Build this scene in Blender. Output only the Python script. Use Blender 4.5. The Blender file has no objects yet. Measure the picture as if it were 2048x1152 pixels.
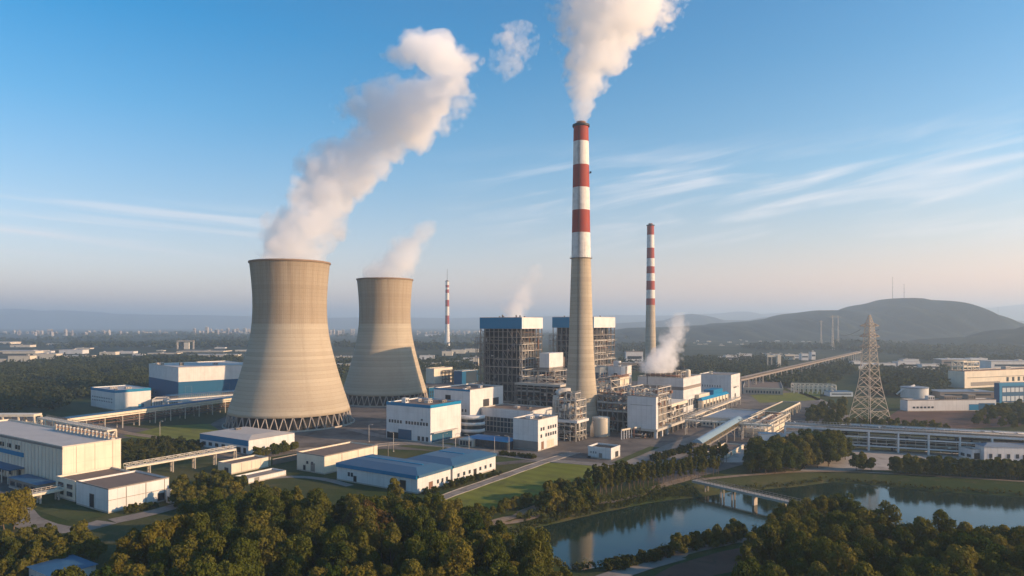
import bpy, math, random
import numpy as np
from mathutils import Vector, Matrix
random.seed(7); rng = np.random.default_rng(7)
R = math.radians
S = bpy.context.scene; C = S.collection

# ---------------- camera, sky, sun, exposure ----------------
F, HZ, CH = 1365.0, 648.0, 66.0           # focal length in photo pixels, horizon row, camera height (m)
cam_d = bpy.data.cameras.new('camera'); cam = bpy.data.objects.new('camera', cam_d); C.objects.link(cam)
cam_d.sensor_width = 36; cam_d.lens = 24.0; cam_d.shift_y = 72/2048
cam_d.clip_start = 1; cam_d.clip_end = 80000
cam.location = (0, 0, CH); cam.rotation_euler = (R(90), 0, 0); S.camera = cam

SUN_AZ, SUN_EL = R(105), R(17)            # azimuth clockwise from +Y, elevation
world = bpy.data.worlds.new('World'); S.world = world; world.use_nodes = True
nt = world.node_tree; nt.nodes.clear()
def wn(t, **k):
    n = nt.nodes.new(t)
    for a, v in k.items(): setattr(n, a, v)
    return n
def wm(op, a, b=None, c=None, clamp=False):
    n = nt.nodes.new('ShaderNodeMath'); n.operation = op; n.use_clamp = clamp
    for i, v in enumerate((a, b, c)):
        if v is None: continue
        if isinstance(v, (int, float)): n.inputs[i].default_value = v
        else: nt.links.new(v, n.inputs[i])
    return n.outputs[0]
sky = wn('ShaderNodeTexSky', sky_type='NISHITA', sun_disc=False, sun_elevation=SUN_EL, sun_rotation=SUN_AZ,
         altitude=0, air_density=1.0, dust_density=0.6, ozone_density=2.0)
bg = wn('ShaderNodeBackground'); bg.inputs['Strength'].default_value = 0.13
wo = wn('ShaderNodeOutputWorld')
tc = wn('ShaderNodeTexCoord'); sp = wn('ShaderNodeSeparateXYZ'); nt.links.new(tc.outputs['Generated'], sp.inputs[0])
az = wm('ARCTAN2', sp.outputs['X'], sp.outputs['Y']); el = wm('ARCSINE', sp.outputs['Z'])
# cirrus: long thin streaks of high cloud, laid out by compass bearing and elevation
def streaks(az_s, el_s, tilt, seed, lo, hi):
    e2 = wm('ADD', el, wm('MULTIPLY', az, -tilt))
    cb = wn('ShaderNodeCombineXYZ'); nt.links.new(wm('MULTIPLY', az, az_s), cb.inputs[0]); nt.links.new(wm('MULTIPLY', e2, el_s), cb.inputs[1]); cb.inputs[2].default_value = seed
    nz = wn('ShaderNodeTexNoise'); nz.inputs['Scale'].default_value = 1; nz.inputs['Detail'].default_value = 6; nz.inputs['Roughness'].default_value = .52; nz.inputs['Distortion'].default_value = .5
    nt.links.new(cb.outputs[0], nz.inputs['Vector'])
    mr = wn('ShaderNodeMapRange'); mr.interpolation_type = 'SMOOTHSTEP'; nt.links.new(nz.outputs['Fac'], mr.inputs[0]); mr.inputs[1].default_value = lo; mr.inputs[2].default_value = hi
    return mr.outputs[0]
def window(v, a, b, c, d):
    m1 = wn('ShaderNodeMapRange'); m1.interpolation_type = 'SMOOTHSTEP'; nt.links.new(v, m1.inputs[0]); m1.inputs[1].default_value = a; m1.inputs[2].default_value = b
    m2 = wn('ShaderNodeMapRange'); m2.interpolation_type = 'SMOOTHSTEP'; nt.links.new(v, m2.inputs[0]); m2.inputs[1].default_value = c; m2.inputs[2].default_value = d
    m2.inputs[3].default_value = 1; m2.inputs[4].default_value = 0
    return wm('MULTIPLY', m1.outputs[0], m2.outputs[0])
c_right = wm('MULTIPLY', wm('MULTIPLY', streaks(5.0, 42, .15, 5.3, .40, .84), window(el, R(4.5), R(8), R(11), R(15.5))), window(az, R(-9), R(6), R(60), R(80)))
c_left = wm('MULTIPLY', wm('MULTIPLY', streaks(3, 60, -.05, 9.4, .42, .70), window(el, R(4), R(6.5), R(8), R(9.5))), window(az, R(-75), R(-50), R(-22), R(-14)))
c_all = wm('MULTIPLY', wm('MAXIMUM', c_right, wm('MULTIPLY', c_left, .75)), .75, clamp=True)
# colour of the air: the clear sky, a little deeper overhead
tint = wn('ShaderNodeValToRGB'); tint2 = wn('ShaderNodeValToRGB'); elf = wm('DIVIDE', el, R(40), clamp=True); nt.links.new(elf, tint.inputs[0]); nt.links.new(elf, tint2.inputs[0])
AWAY = [(0, (1.16, .82, .83)), (.05, (1.14, .83, .83)), (.15, (.90, .79, .81)), (.25, (.64, .75, .81)), (.40, (.30, .72, .87)), (.56, (.05, .66, .91)), (1, (.03, .58, .88))]      # sky away from the sun
NEAR = [(0, (1.62, .88, .68)), (.08, (1.54, .88, .71)), (.16, (1.18, .91, .82)), (.30, (.72, .93, .97)), (.50, (.36, .82, .97)), (.65, (.22, .76, .98)), (1, (.12, .64, .92))]        # sky towards the sun
def ramp(n, stops):
    e = n.color_ramp.elements
    while len(e) > 1: e.remove(e[-1])
    e[0].position = stops[0][0]; e[0].color = (*stops[0][1], 1)
    for p, c in stops[1:]:
        x = e.new(p); x.color = (*c, 1)
ramp(tint, AWAY); ramp(tint2, NEAR)
tsel = wn('ShaderNodeMapRange'); tsel.interpolation_type = 'SMOOTHSTEP'; nt.links.new(az, tsel.inputs[0]); tsel.inputs[1].default_value = R(-30); tsel.inputs[2].default_value = R(40)
tmix = wn('ShaderNodeMix', data_type='RGBA'); nt.links.new(tsel.outputs[0], tmix.inputs[0]); nt.links.new(tint.outputs[0], tmix.inputs[6]); nt.links.new(tint2.outputs[0], tmix.inputs[7])
mul = wn('ShaderNodeMix', data_type='RGBA', blend_type='MULTIPLY'); mul.inputs[0].default_value = 1
nt.links.new(sky.outputs[0], mul.inputs[6]); nt.links.new(tmix.outputs[2], mul.inputs[7])
cmix = wn('ShaderNodeMix', data_type='RGBA'); nt.links.new(c_all, cmix.inputs[0]); nt.links.new(mul.outputs[2], cmix.inputs[6]); cmix.inputs[7].default_value = (5.2, 4.9, 4.9, 1)
nt.links.new(cmix.outputs[2], bg.inputs['Color']); nt.links.new(bg.outputs[0], wo.inputs['Surface'])

sun_d = bpy.data.lights.new('sun', 'SUN'); sun = bpy.data.objects.new('sun', sun_d); C.objects.link(sun)
sun_d.energy = 4.8; sun_d.angle = R(0.5); sun_d.color = (1.0, .665, .385)
sdir = Vector((math.sin(SUN_AZ)*math.cos(SUN_EL), math.cos(SUN_AZ)*math.cos(SUN_EL), math.sin(SUN_EL)))
sun.rotation_euler = sdir.to_track_quat('Z', 'Y').to_euler(); sun.location = (300, -60, 200)
S.view_settings.view_transform = 'Standard'; S.view_settings.look = 'None'
S.view_settings.exposure = 0.75; S.view_settings.gamma = 1
S.cycles.volume_bounces = 16; S.cycles.max_bounces = 18; S.cycles.diffuse_bounces = 3; S.cycles.glossy_bounces = 3
S.cycles.transparent_max_bounces = 8; S.cycles.volume_max_steps = 256; S.cycles.use_denoising = True
S.cycles.sample_clamp_indirect = 6

# ---------------- geometry helpers ----------------
def at(px, py, d): return Vector(((px-1024)/F*d, d, CH-(py-HZ)/F*d))   # photo pixel + depth -> point
def gr(px, py, z=0.0):                                                # photo pixel on level z
    d = (CH-z)*F/(py-HZ); return Vector(((px-1024)/F*d, d, z))
def tag(o, label=None, cat=None, group=None, kind=None):
    if label: o['label'] = label
    if cat: o['category'] = cat
    if group: o['group'] = group
    if kind: o['kind'] = kind
    return o
def thing(name, label, cat, loc=(0, 0, 0), group=None, rz=0.0):
    o = bpy.data.objects.new(name, None); C.objects.link(o); o.location = loc; o.rotation_euler = (0, 0, rz); o.empty_display_size = .5
    return tag(o, label, cat, group)
def link(name, me, parent=None, loc=None):
    o = bpy.data.objects.new(name, me); C.objects.link(o)
    if parent is not None: o.parent = parent
    if loc is not None: o.location = loc
    return o
def copy_tree(o, parent=None):
    c = o.copy(); C.objects.link(c)
    if parent is not None: c.parent = parent
    for ch in list(o.children): copy_tree(ch, c)
    return c
class MB:
    """collects faces in world space (or local when the parent stands at the origin)"""
    def __init__(s): s.v = []; s.f = []; s.mi = []; s.sm = []
    def add(s, vs, fs, mi=0, smooth=False):
        b = len(s.v); s.v += [tuple(p) for p in vs]
        for f in fs: s.f.append([b+i for i in f]); s.mi.append(mi); s.sm.append(smooth)
    def hexa(s, b, t, mi=0):            # 4 bottom pts (ccw from above), 4 top pts
        s.add(list(b)+list(t), [(3,2,1,0),(4,5,6,7),(0,1,5,4),(1,2,6,5),(2,3,7,6),(3,0,4,7)], mi)
    def obox(s, o, u, v, lu, lv, z0, z1, mi=0):   # box from corner o along unit 2D dirs u, v
        u = Vector(u[:2]); v = Vector(v[:2]); o = Vector(o[:2])
        if u.x*v.y-u.y*v.x < 0: o, u, v, lu, lv = o, v, u, lv, lu
        q = [o, o+u*lu, o+u*lu+v*lv, o+v*lv]
        s.hexa([(*p, z0) for p in q], [(*p, z1) for p in q], mi)
    def box(s, cx, cy, z0, sx, sy, z1, a=0.0, mi=0):
        u = Vector((math.cos(a), math.sin(a))); v = Vector((-u.y, u.x))
        s.obox(Vector((cx, cy))-u*sx/2-v*sy/2, u, v, sx, sy, z0, z1, mi)
    def beam(s, p, q, w, h=None, mi=0):
        p, q = Vector(p), Vector(q); d = q-p
        if d.length < 1e-6: return
        h = h or w; d.normalize(); up = Vector((0, 0, 1)) if abs(d.z) < .95 else Vector((1, 0, 0))
        x = d.cross(up).normalized()*w/2; y = x.cross(d).normalized()*h/2
        c = [-x-y, x-y, x+y, -x+y]
        s.add([p+k for k in c]+[q+k for k in c], [(0,1,2,3),(7,6,5,4),(0,4,5,1),(1,5,6,2),(2,6,7,3),(3,7,4,0)], mi)
    def tube(s, pts, r, n=8, mi=0, caps=True):
        pts = [Vector(p) for p in pts]; rs = r if isinstance(r, (list, tuple)) else [r]*len(pts); b = len(s.v)
        for i, p in enumerate(pts):
            d = (pts[min(i+1, len(pts)-1)]-pts[max(i-1, 0)]).normalized()
            up = Vector((0, 0, 1)) if abs(d.z) < .9 else Vector((1, 0, 0))
            x = d.cross(up).normalized(); y = x.cross(d)
            for k in range(n):
                a = 2*math.pi*k/n; s.v.append(tuple(p+(x*math.cos(a)+y*math.sin(a))*rs[i]))
        for i in range(len(pts)-1):
            for k in range(n):
                k2 = (k+1) % n; s.f.append([b+i*n+k, b+i*n+k2, b+(i+1)*n+k2, b+(i+1)*n+k]); s.mi.append(mi); s.sm.append(True)
        if caps:
            s.f.append([b+k for k in range(n)][::-1]); s.mi.append(mi); s.sm.append(False)
            s.f.append([b+(len(pts)-1)*n+k for k in range(n)]); s.mi.append(mi); s.sm.append(False)
    def lathe(s, cx, cy, prof, n=48, mi=0, smooth=True):
        b = len(s.v)
        for r, z in prof:
            for k in range(n):
                a = 2*math.pi*k/n; s.v.append((cx+r*math.cos(a), cy+r*math.sin(a), z))
        for i in range(len(prof)-1):
            for k in range(n):
                k2 = (k+1) % n; s.f.append([b+i*n+k, b+i*n+k2, b+(i+1)*n+k2, b+(i+1)*n+k]); s.mi.append(mi); s.sm.append(smooth)
    def poly(s, pts, mi=0): s.add(pts, [list(range(len(pts)))], mi)
    def mesh(s, name, mats, org=(0, 0, 0)):
        me = bpy.data.meshes.new(name); o = Vector(org)
        me.from_pydata([tuple(Vector(p)-o) for p in s.v], [], s.f)
        for m in (mats if isinstance(mats, (list, tuple)) else [mats]): me.materials.append(m)
        me.polygons.foreach_set('material_index', s.mi); me.polygons.foreach_set('use_smooth', s.sm); me.update()
        return me
    def build(s, name, mats, parent=None, org=None):
        if org is None: org = parent.matrix_basis.translation if parent is not None and parent.parent is None else (0, 0, 0)
        if parent is not None and parent.parent is not None: org = parent.parent.matrix_basis.translation
        return link(name, s.mesh(name, mats, org), parent)
def npmesh(name, V, Fq, mats, mi=None, smooth=False):
    """mesh from numpy arrays: V (n,3), Fq (m,k)"""
    me = bpy.data.meshes.new(name); V = np.asarray(V, np.float32); Fq = np.asarray(Fq, np.int32); m, k = Fq.shape
    me.vertices.add(len(V)); me.vertices.foreach_set('co', V.ravel())
    me.loops.add(m*k); me.loops.foreach_set('vertex_index', Fq.ravel())
    me.polygons.add(m); me.polygons.foreach_set('loop_start', np.arange(0, m*k, k, dtype=np.int32))
    for x in mats: me.materials.append(x)
    if mi is not None: me.polygons.foreach_set('material_index', np.asarray(mi, np.int32))
    me.polygons.foreach_set('use_smooth', np.full(m, smooth)); me.update(calc_edges=True); me.validate()
    return me

# ---------------- materials ----------------
class NT:
    def __init__(s, name):
        s.m = bpy.data.materials.new(name); s.m.use_nodes = True; s.t = s.m.node_tree; s.t.nodes.clear()
        s.out = s.n('ShaderNodeOutputMaterial')
    def n(s, t, **k):
        x = s.t.nodes.new(t)
        for a, v in k.items(): setattr(x, a, v)
        return x
    def L(s, a, b): s.t.links.new(a, b)
    def math(s, op, a, b=None, c=None, clamp=False):
        n = s.n('ShaderNodeMath', operation=op, use_clamp=clamp)
        for i, v in enumerate((a, b, c)):
            if v is None: continue
            if isinstance(v, (int, float)): n.inputs[i].default_value = v
            else: s.L(v, n.inputs[i])
        return n.outputs[0]
    def pos(s, kind='Object'): return s.n('ShaderNodeTexCoord').outputs[kind]
    def xyz(s, v):
        n = s.n('ShaderNodeSeparateXYZ'); s.L(v, n.inputs[0]); return n.outputs
    def scale(s, v, sc):
        n = s.n('ShaderNodeVectorMath', operation='MULTIPLY'); s.L(v, n.inputs[0]); n.inputs[1].default_value = sc; return n.outputs[0]
    def noise(s, v, sc, det=4, rough=.55, dist=0.0, out='Fac'):
        n = s.n('ShaderNodeTexNoise'); s.L(v, n.inputs['Vector']); n.inputs['Scale'].default_value = sc; n.inputs['Detail'].default_value = det
        n.inputs['Roughness'].default_value = rough; n.inputs['Distortion'].default_value = dist; return n.outputs[out]
    def mr(s, v, a, b, c=0.0, d=1.0, smooth=True):
        n = s.n('ShaderNodeMapRange'); n.interpolation_type = 'SMOOTHSTEP' if smooth else 'LINEAR'
        s.L(v, n.inputs[0])
        for i, x in enumerate((a, b, c, d)): n.inputs[i+1].default_value = x
        return n.outputs[0]
    def mix(s, f, a, b, mode='MIX'):
        n = s.n('ShaderNodeMix', data_type='RGBA', blend_type=mode)
        for i, v in ((0, f), (6, a), (7, b)):
            if isinstance(v, (int, float)): n.inputs[i].default_value = v
            elif isinstance(v, tuple): n.inputs[i].default_value = (*v[:3], 1)
            else: s.L(v, n.inputs[i])
        return n.outputs[2]
    def ramp(s, v, stops, interp='LINEAR'):
        n = s.n('ShaderNodeValToRGB'); n.color_ramp.interpolation = interp; s.L(v, n.inputs[0]); ramp(n, stops); return n.outputs[0]
    def bsdf(s, col, rough=.8, bump=None, bstr=.3, bdist=.1, metal=0.0, spec=.3, sub=None):
        b = s.n('ShaderNodeBsdfPrincipled')
        if isinstance(col, tuple): b.inputs['Base Color'].default_value = (*col[:3], 1)
        else: s.L(col, b.inputs['Base Color'])
        if isinstance(rough, (int, float)): b.inputs['Roughness'].default_value = rough
        else: s.L(rough, b.inputs['Roughness'])
        b.inputs['Metallic'].default_value = metal; b.inputs['Specular IOR Level'].default_value = spec
        if bump is not None:
            n = s.n('ShaderNodeBump'); n.inputs['Strength'].default_value = bstr; n.inputs['Distance'].default_value = bdist
            s.L(bump, n.inputs['Height']); s.L(n.outputs[0], b.inputs['Normal'])
        s.L(b.outputs[0], s.out.inputs['Surface']); return s.m
def paint(name, col, rough=.55, dirt=.22, sc=.15, spec=.3, metal=0.0, seams=0.0):
    """painted or sheet-metal surface with weathering, rain streaks and (seams>0) panel joints every seams metres"""
    t = NT(name); p = t.pos('Object'); a = t.noise(p, sc, 6, .6); st = t.noise(t.scale(p, (1.1, 1.1, .05)), 1.0, 4, .6)
    f = t.math('MULTIPLY', t.math('ADD', t.mr(a, .35, .75), t.mr(st, .45, .8)), dirt*.8)
    d = tuple(c*.55+.02 for c in col); c = t.mix(f, col, d)
    if seams:
        g = t.xyz(t.n('ShaderNodeNewGeometry').outputs['Normal']); x = t.xyz(p)
        # joints run along the wall: distance along the horizontal direction of the face
        w = t.math('SUBTRACT', t.math('MULTIPLY', x[1], g[0]), t.math('MULTIPLY', x[0], g[1]))
        j = t.math('LESS_THAN', t.math('FRACT', t.math('DIVIDE', w, seams)), .09/seams*1.2)
        h = t.math('LESS_THAN', t.math('FRACT', t.math('DIVIDE', x[2], seams*1.35)), .05/seams)
        up = t.math('LESS_THAN', t.math('ABSOLUTE', g[2]), .5)
        c = t.mix(t.math('MULTIPLY', t.math('MULTIPLY', t.math('MAXIMUM', j, h), up), .45), c, tuple(q*.45 for q in col))
        pv = t.n('ShaderNodeTexWhiteNoise', noise_dimensions='2D'); cb = t.n('ShaderNodeCombineXYZ')
        t.L(t.math('FLOOR', t.math('DIVIDE', w, seams)), cb.inputs[0]); t.L(t.math('FLOOR', t.math('DIVIDE', x[2], seams*1.35)), cb.inputs[1]); t.L(cb.outputs[0], pv.inputs[0])
        c = t.mix(t.math('MULTIPLY', t.math('MULTIPLY', pv.outputs[0], up), .13), c, tuple(q*.6 for q in col))
    return t.bsdf(c, rough, bump=a, bstr=.08, metal=metal, spec=spec)
M = {}
M['white'] = paint('white_panel', (.67, .655, .635), .5, .42, seams=3.0)
M['cream'] = paint('cream_panel', (.70, .62, .49), .55, .42, seams=4.0)
M['blue'] = paint('blue_sheet', (.0, .175, .34), .5, .08, spec=.2)
M['blue_roof'] = paint('blue_roof_sheet', (.035, .105, .19), .5, .35, .12, spec=.35)
M['deepblue'] = paint('deep_blue_panel', (.0, .085, .19), .5, .08, spec=.2, seams=4.0)
M['steel'] = paint('weathered_steel', (.23, .205, .18), .6, .5, .4)
M['steel_dark'] = paint('dark_steel', (.035, .035, .04), .6, .4, .4)
M['steel_light'] = paint('pale_steel', (.50, .46, .40), .55, .35, .4)
M['concrete'] = paint('plain_concrete', (.42, .37, .31), .85, .35, .3)
M['roof_brown'] = paint('brown_felt_roof', (.17, .125, .10), .9, .4, .12)
M['roof_grey'] = paint('grey_felt_roof', (.26, .22, .19), .9, .4, .12)
M['roof_pale'] = paint('pale_metal_roof', (.46, .42, .38), .6, .35, .12)
M['glass'] = paint('dark_glass', (.03, .045, .06), .12, .1, spec=.6)
M['glass_blue'] = paint('blue_glass', (.03, .10, .17), .12, .1, spec=.6)
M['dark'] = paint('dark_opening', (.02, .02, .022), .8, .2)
M['rust'] = paint('rusty_metal', (.22, .11, .07), .8, .4, .5)
M['red'] = paint('red_paint', (.30, .043, .026), .7, .55, .35)
M['chimwhite'] = paint('white_chimney_paint', (.70, .67, .62), .7, .7, .3)
def concrete_shell(name, zstain0, zstain1, H, rows, ribs):
    t = NT(name); p = t.pos('Object'); x = t.xyz(p); ang = t.math('ARCTAN2', x[1], x[0])
    cb = t.n('ShaderNodeCombineXYZ'); t.L(t.math('MULTIPLY', t.math('SINE', ang), 26.0), cb.inputs[0]); t.L(t.math('MULTIPLY', t.math('COSINE', ang), 26.0), cb.inputs[1]); t.L(t.math('MULTIPLY', x[2], .04), cb.inputs[2])
    lift = t.math('FLOOR', t.math('DIVIDE', x[2], H/rows)); wn_ = t.n('ShaderNodeTexWhiteNoise', noise_dimensions='1D'); t.L(lift, wn_.inputs['W'])
    c = t.mix(t.noise(p, .05, 6, .6), (.42, .36, .27), (.485, .42, .32))
    c = t.mix(t.math('MULTIPLY', wn_.outputs[0], .38), c, (.27, .22, .16))
    joint = t.math('LESS_THAN', t.math('FRACT', t.math('DIVIDE', x[2], H/rows)), .10); c = t.mix(t.math('MULTIPLY', joint, .35), c, (.20, .16, .11))
    rib = t.math('LESS_THAN', t.math('FRACT', t.math('MULTIPLY', ang, ribs/6.2832)), .13)
    up = t.mr(x[2], zstain0-16, zstain0+6); c = t.mix(t.math('MULTIPLY', rib, t.math('MULTIPLY_ADD', up, .30, .05)), c, (.17, .13, .09))
    streak = t.mr(t.noise(cb.outputs[0], .28, 5, .65), .42, .72)
    body = t.math('MULTIPLY', t.mr(x[2], zstain0-.8, zstain0+.8), t.mr(x[2], zstain1-8, zstain1, 1, .55))
    c = t.mix(t.math('MULTIPLY', body, t.math('MULTIPLY_ADD', streak, .36, .34)), c, (.22, .155, .095))
    c = t.mix(t.math('MULTIPLY', t.mr(t.noise(cb.outputs[0], .12, 5, .7), .55, .8), .35), c, (.21, .165, .12))
    rs_ = t.math('MULTIPLY', t.mr(x[2], H-26, H-2), t.mr(t.noise(cb.outputs[0], .5, 5, .7), .5, .7)); c = t.mix(t.math('MULTIPLY', rs_, .45), c, (.12, .09, .065))
    c = t.mix(t.math('MULTIPLY', t.mr(t.noise(p, .022, 5, .65), .48, .66), .28), c, (.30, .235, .165))
    # repair patches and old cracks
    ck = t.n('ShaderNodeTexVoronoi', feature='DISTANCE_TO_EDGE'); t.L(t.noise(p, .05, 3, .6, out='Color'), ck.inputs['Vector']); ck.inputs['Scale'].default_value = 22
    c = t.mix(t.math('MULTIPLY', t.math('LESS_THAN', ck.outputs['Distance'], .012), .25), c, (.12, .10, .08))
    h = t.math('ADD', t.math('MULTIPLY', joint, -.6), t.noise(p, .6, 5, .6))
    return t.bsdf(c, .9, bump=h, bstr=.35, bdist=.25, spec=.15)
M['tower'] = concrete_shell('tower_concrete', 66, 112, 110, 46, 110)
M['stack'] = concrete_shell('stack_concrete', 400, 420, 110, 44, 24)
M['yellowed'] = paint('yellowed_truss', (.38, .29, .14), .7, .35, .4)
M['paleblue'] = paint('pale_blue_sheet', (.24, .33, .38), .45, .25, .15)
M['greyblue'] = paint('grey_blue_roof', (.19, .23, .28), .6, .3, .12)
M['palebox'] = paint('pale_blue_box', (.50, .56, .60), .6, .25, .2)
M['grassroof'] = paint('planted_roof', (.06, .08, .03), .95, .5, .3)
# ---------------- air ----------------
HAZE = 1.7e-4
def make_haze():
    t = NT('haze_air'); v = t.n('ShaderNodeVolumePrincipled'); v.inputs['Color'].default_value = (.67, .84, 1.0, 1); v.inputs['Density'].default_value = HAZE; v.inputs['Anisotropy'].default_value = .25
    t.L(v.outputs[0], t.out.inputs['Volume'])
    mb = MB(); mb.hexa([(-26000, -1500, -9), (26000, -1500, -9), (26000, 27000, -9), (-26000, 27000, -9)], [(-26000, -1500, 480), (26000, -1500, 480), (26000, 27000, 480), (-26000, 27000, 480)])
    tag(mb.build('haze', t.m), kind='stuff')
make_haze()
def plume(name, label, d, rows, dens, soft, amp, nsc, base_z, seed, wob=.9, aniso=.0, lean=0.0):
    """steam: rows of (photo row, left px, right px, thickness); one lofted domain holding a turbulent volume"""
    top, bot = rows[-1][0], rows[0][0]; dep = lambda py: d+lean*(bot-py)/(bot-top)      # lean shapes the steam farther back, keeping it out of the other plume's shadow
    rows = [(CH-(py-HZ)/F*dep(py), ((l+r)/2-1024)/F*dep(py), (r-l)/2/F*dep(py), k) for py, l, r, k in rows]
    z0, z1 = rows[0][0], rows[-1][0]; x0 = min(r[1] for r in rows)-1; x1 = max(r[1] for r in rows)+1; rm = max(r[2] for r in rows)
    cx = rows[0][1]; org = Vector((cx, d, base_z))
    t = NT(name+'_vapour'); p = t.pos('Object')
    wv = t.n('ShaderNodeVectorMath', operation='ADD'); t.L(p, wv.inputs[0]); wv.inputs[1].default_value = (cx, seed*37.0, base_z)
    big = t.noise(wv.outputs[0], nsc*.6, 2, .5, out='Color')
    off = t.n('ShaderNodeVectorMath', operation='SUBTRACT'); t.L(big, off.inputs[0]); off.inputs[1].default_value = (.5, .5, .5)
    x = t.xyz(p); o3 = t.xyz(off.outputs[0])
    q = t.math('DIVIDE', t.math('ADD', t.math('SUBTRACT', x[2], z0-base_z), t.math('MULTIPLY', t.math('MULTIPLY', o3[2], rm*.45), t.mr(x[2], z0-base_z, z0-base_z+rm*.6))), z1-z0, clamp=True)
    cr = t.n('ShaderNodeValToRGB'); t.L(q, cr.inputs[0])
    ramp(cr, [((r[0]-z0)/(z1-z0), ((r[1]-x0)/(x1-x0), r[2]/rm, r[3])) for r in rows])
    sc = t.n('ShaderNodeSeparateColor'); t.L(cr.outputs[0], sc.inputs[0]); rr = t.math('MULTIPLY', sc.outputs[1], rm)
    dx = t.math('ADD', t.math('SUBTRACT', x[0], t.math('MULTIPLY_ADD', sc.outputs[0], x1-x0, x0-cx)), t.math('MULTIPLY', o3[0], t.math('MULTIPLY', rr, wob)))
    dy = t.math('ADD', t.math('SUBTRACT', x[1], t.math('MULTIPLY', t.math('SUBTRACT', x[2], z0-base_z), lean/(z1-z0))), t.math('MULTIPLY', o3[1], t.math('MULTIPLY', rr, wob)))
    rho = t.math('DIVIDE', t.math('SQRT', t.math('ADD', t.math('MULTIPLY', dx, dx), t.math('MULTIPLY', dy, dy))), rr)
    vd = t.n('ShaderNodeVectorMath', operation='MULTIPLY_ADD'); t.L(off.outputs[0], vd.inputs[0]); vd.inputs[1].default_value = (.9/nsc,)*3; t.L(wv.outputs[0], vd.inputs[2])
    vo = t.n('ShaderNodeTexVoronoi', feature='F1'); t.L(vd.outputs[0], vo.inputs['Vector']); vo.inputs['Scale'].default_value = nsc*1.1; vo.inputs['Detail'].default_value = 1.0; vo.inputs['Roughness'].default_value = .55; vo.inputs['Lacunarity'].default_value = 2.3
    nz = t.noise(wv.outputs[0], nsc*2.2, 3, .6)
    lump = t.math('ADD', t.math('MULTIPLY', t.math('SUBTRACT', .72, vo.outputs['Distance']), amp*.75), t.math('MULTIPLY', t.math('SUBTRACT', nz, .5), amp*.55))
    f = t.math('ADD', t.math('SUBTRACT', 1.14, rho), lump)
    dd = t.math('MULTIPLY', t.mr(f, 0.0, soft), t.math('MULTIPLY', sc.outputs[2], dens))
    v = t.n('ShaderNodeVolumePrincipled'); v.inputs['Color'].default_value = (1.0, .999, .998, 1); v.inputs['Anisotropy'].default_value = aniso; t.L(dd, v.inputs['Density'])
    t.L(v.outputs[0], t.out.inputs['Volume'])
    # domain: a lumpy loft a little wider than the visible steam
    mb = MB(); n = 20; zs = np.linspace(z0, z1, 40); rz = [r[0] for r in rows]; b = 0; ph = rng.random(8)*6
    for i, z in enumerate(zs):
        xc = np.interp(z, rz, [r[1] for r in rows]); r = np.interp(z, rz, [r[2] for r in rows])
        g = 1.0 if i < 2 else 1.42
        for k in range(n):
            a = 2*math.pi*k/n; rr_ = r*(g+(.06*math.sin(3*a+z*.21+ph[0])+.05*math.sin(2*a-z*.13+ph[1]))*(0 if i < 2 else 1))
            mb.v.append((xc+rr_*math.cos(a), d+lean*(z-z0)/(z1-z0)+rr_*math.sin(a), z))
    for i in range(len(zs)-1):
        for k in range(n):
            k2 = (k+1) % n; mb.f.append([i*n+k, i*n+k2, (i+1)*n+k2, (i+1)*n+k]); mb.mi.append(0); mb.sm.append(True)
    mb.f.append(list(range(n))[::-1]); mb.f.append([(len(zs)-1)*n+k for k in range(n)]); mb.mi += [0, 0]; mb.sm += [False, False]
    o = link(name, mb.mesh(name, t.m, org), loc=org)
    return tag(o, label, 'steam plume', 'steam plumes over the plant')
# ---------------- cooling towers ----------------
def cooling_tower(px, d, s, H, label, nleg):
    X = (px-1024)/F*d; k = H/110.0
    t = thing('cooling_tower', label, 'cooling tower', (X, d, 0), 'concrete cooling towers')
    pts = [(8.5, 41), (14, 39.2), (20, 37.2), (27, 34.9), (35, 32.5), (43, 30.2), (50, 28.4), (58, 26.6), (66, 25.4), (74, 24.8), (82, 24.7), (90, 25.0), (98, 25.6), (104, 26.2), (109, 26.8)]
    zz = np.linspace(8.5, 109, 60); rr = np.interp(zz, [p[0] for p in pts], [p[1] for p in pts])
    rr = np.convolve(np.pad(rr, 3, mode='reflect', reflect_type='odd'), np.ones(7)/7, 'valid')
    prof = [(r*s, z*k) for r, z in zip(rr, zz)]
    mb = MB(); mb.lathe(0, 0, [(prof[0][0]-1.0, prof[0][1])]+prof, 128)
    mb.lathe(0, 0, [(r-.8, z) for r, z in prof][::-1], 128)
    mb.build('shell', M['tower'], t, (0, 0, 0))
    rt = prof[-1][0]; mb = MB(); z = H-1.0
    mb.lathe(0, 0, [(rt-.9, z), (rt+.6, z+.003), (rt+.7, z+.3), (rt+.65, z+1.1), (rt+.2, z+1.2), (rt-.9, z+1.1), (rt-.9, z)], 128, smooth=False)
    mb.build('rim', M['tower_rim'], t, (0, 0, 0))
    mb = MB(); rb = prof[0][0]-.5; r0 = rb+1.6; zl = prof[0][1]
    for i in range(nleg):
        a = 2*math.pi*i/nleg; h = math.pi/nleg
        p = (r0*math.cos(a), r0*math.sin(a), -.05)
        for q in (a-h*.93, a+h*.93): mb.beam(p, (rb*math.cos(q), rb*math.sin(q), zl+.15), .52)
    lg = mb.build('leg', M['leg_concrete'], t, (0, 0, 0)); lg['kind'] = 'stuff'
    mb = MB(); mb.lathe(0, 0, [(r0+1.7, -.3), (r0+1.7, .9), (r0+1.0, .9), (r0+1.0, -.3)], 96, smooth=False); mb.build('basin_wall', M['concrete'], t, (0, 0, 0))
    mb = MB(); mb.lathe(0, 0, [(rb-5, 0), (rb-5, zl*.96), (.1, zl*.98)], 64, smooth=False); mb.build('fill_pack', M['dark'], t, (0, 0, 0))
    return t
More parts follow.
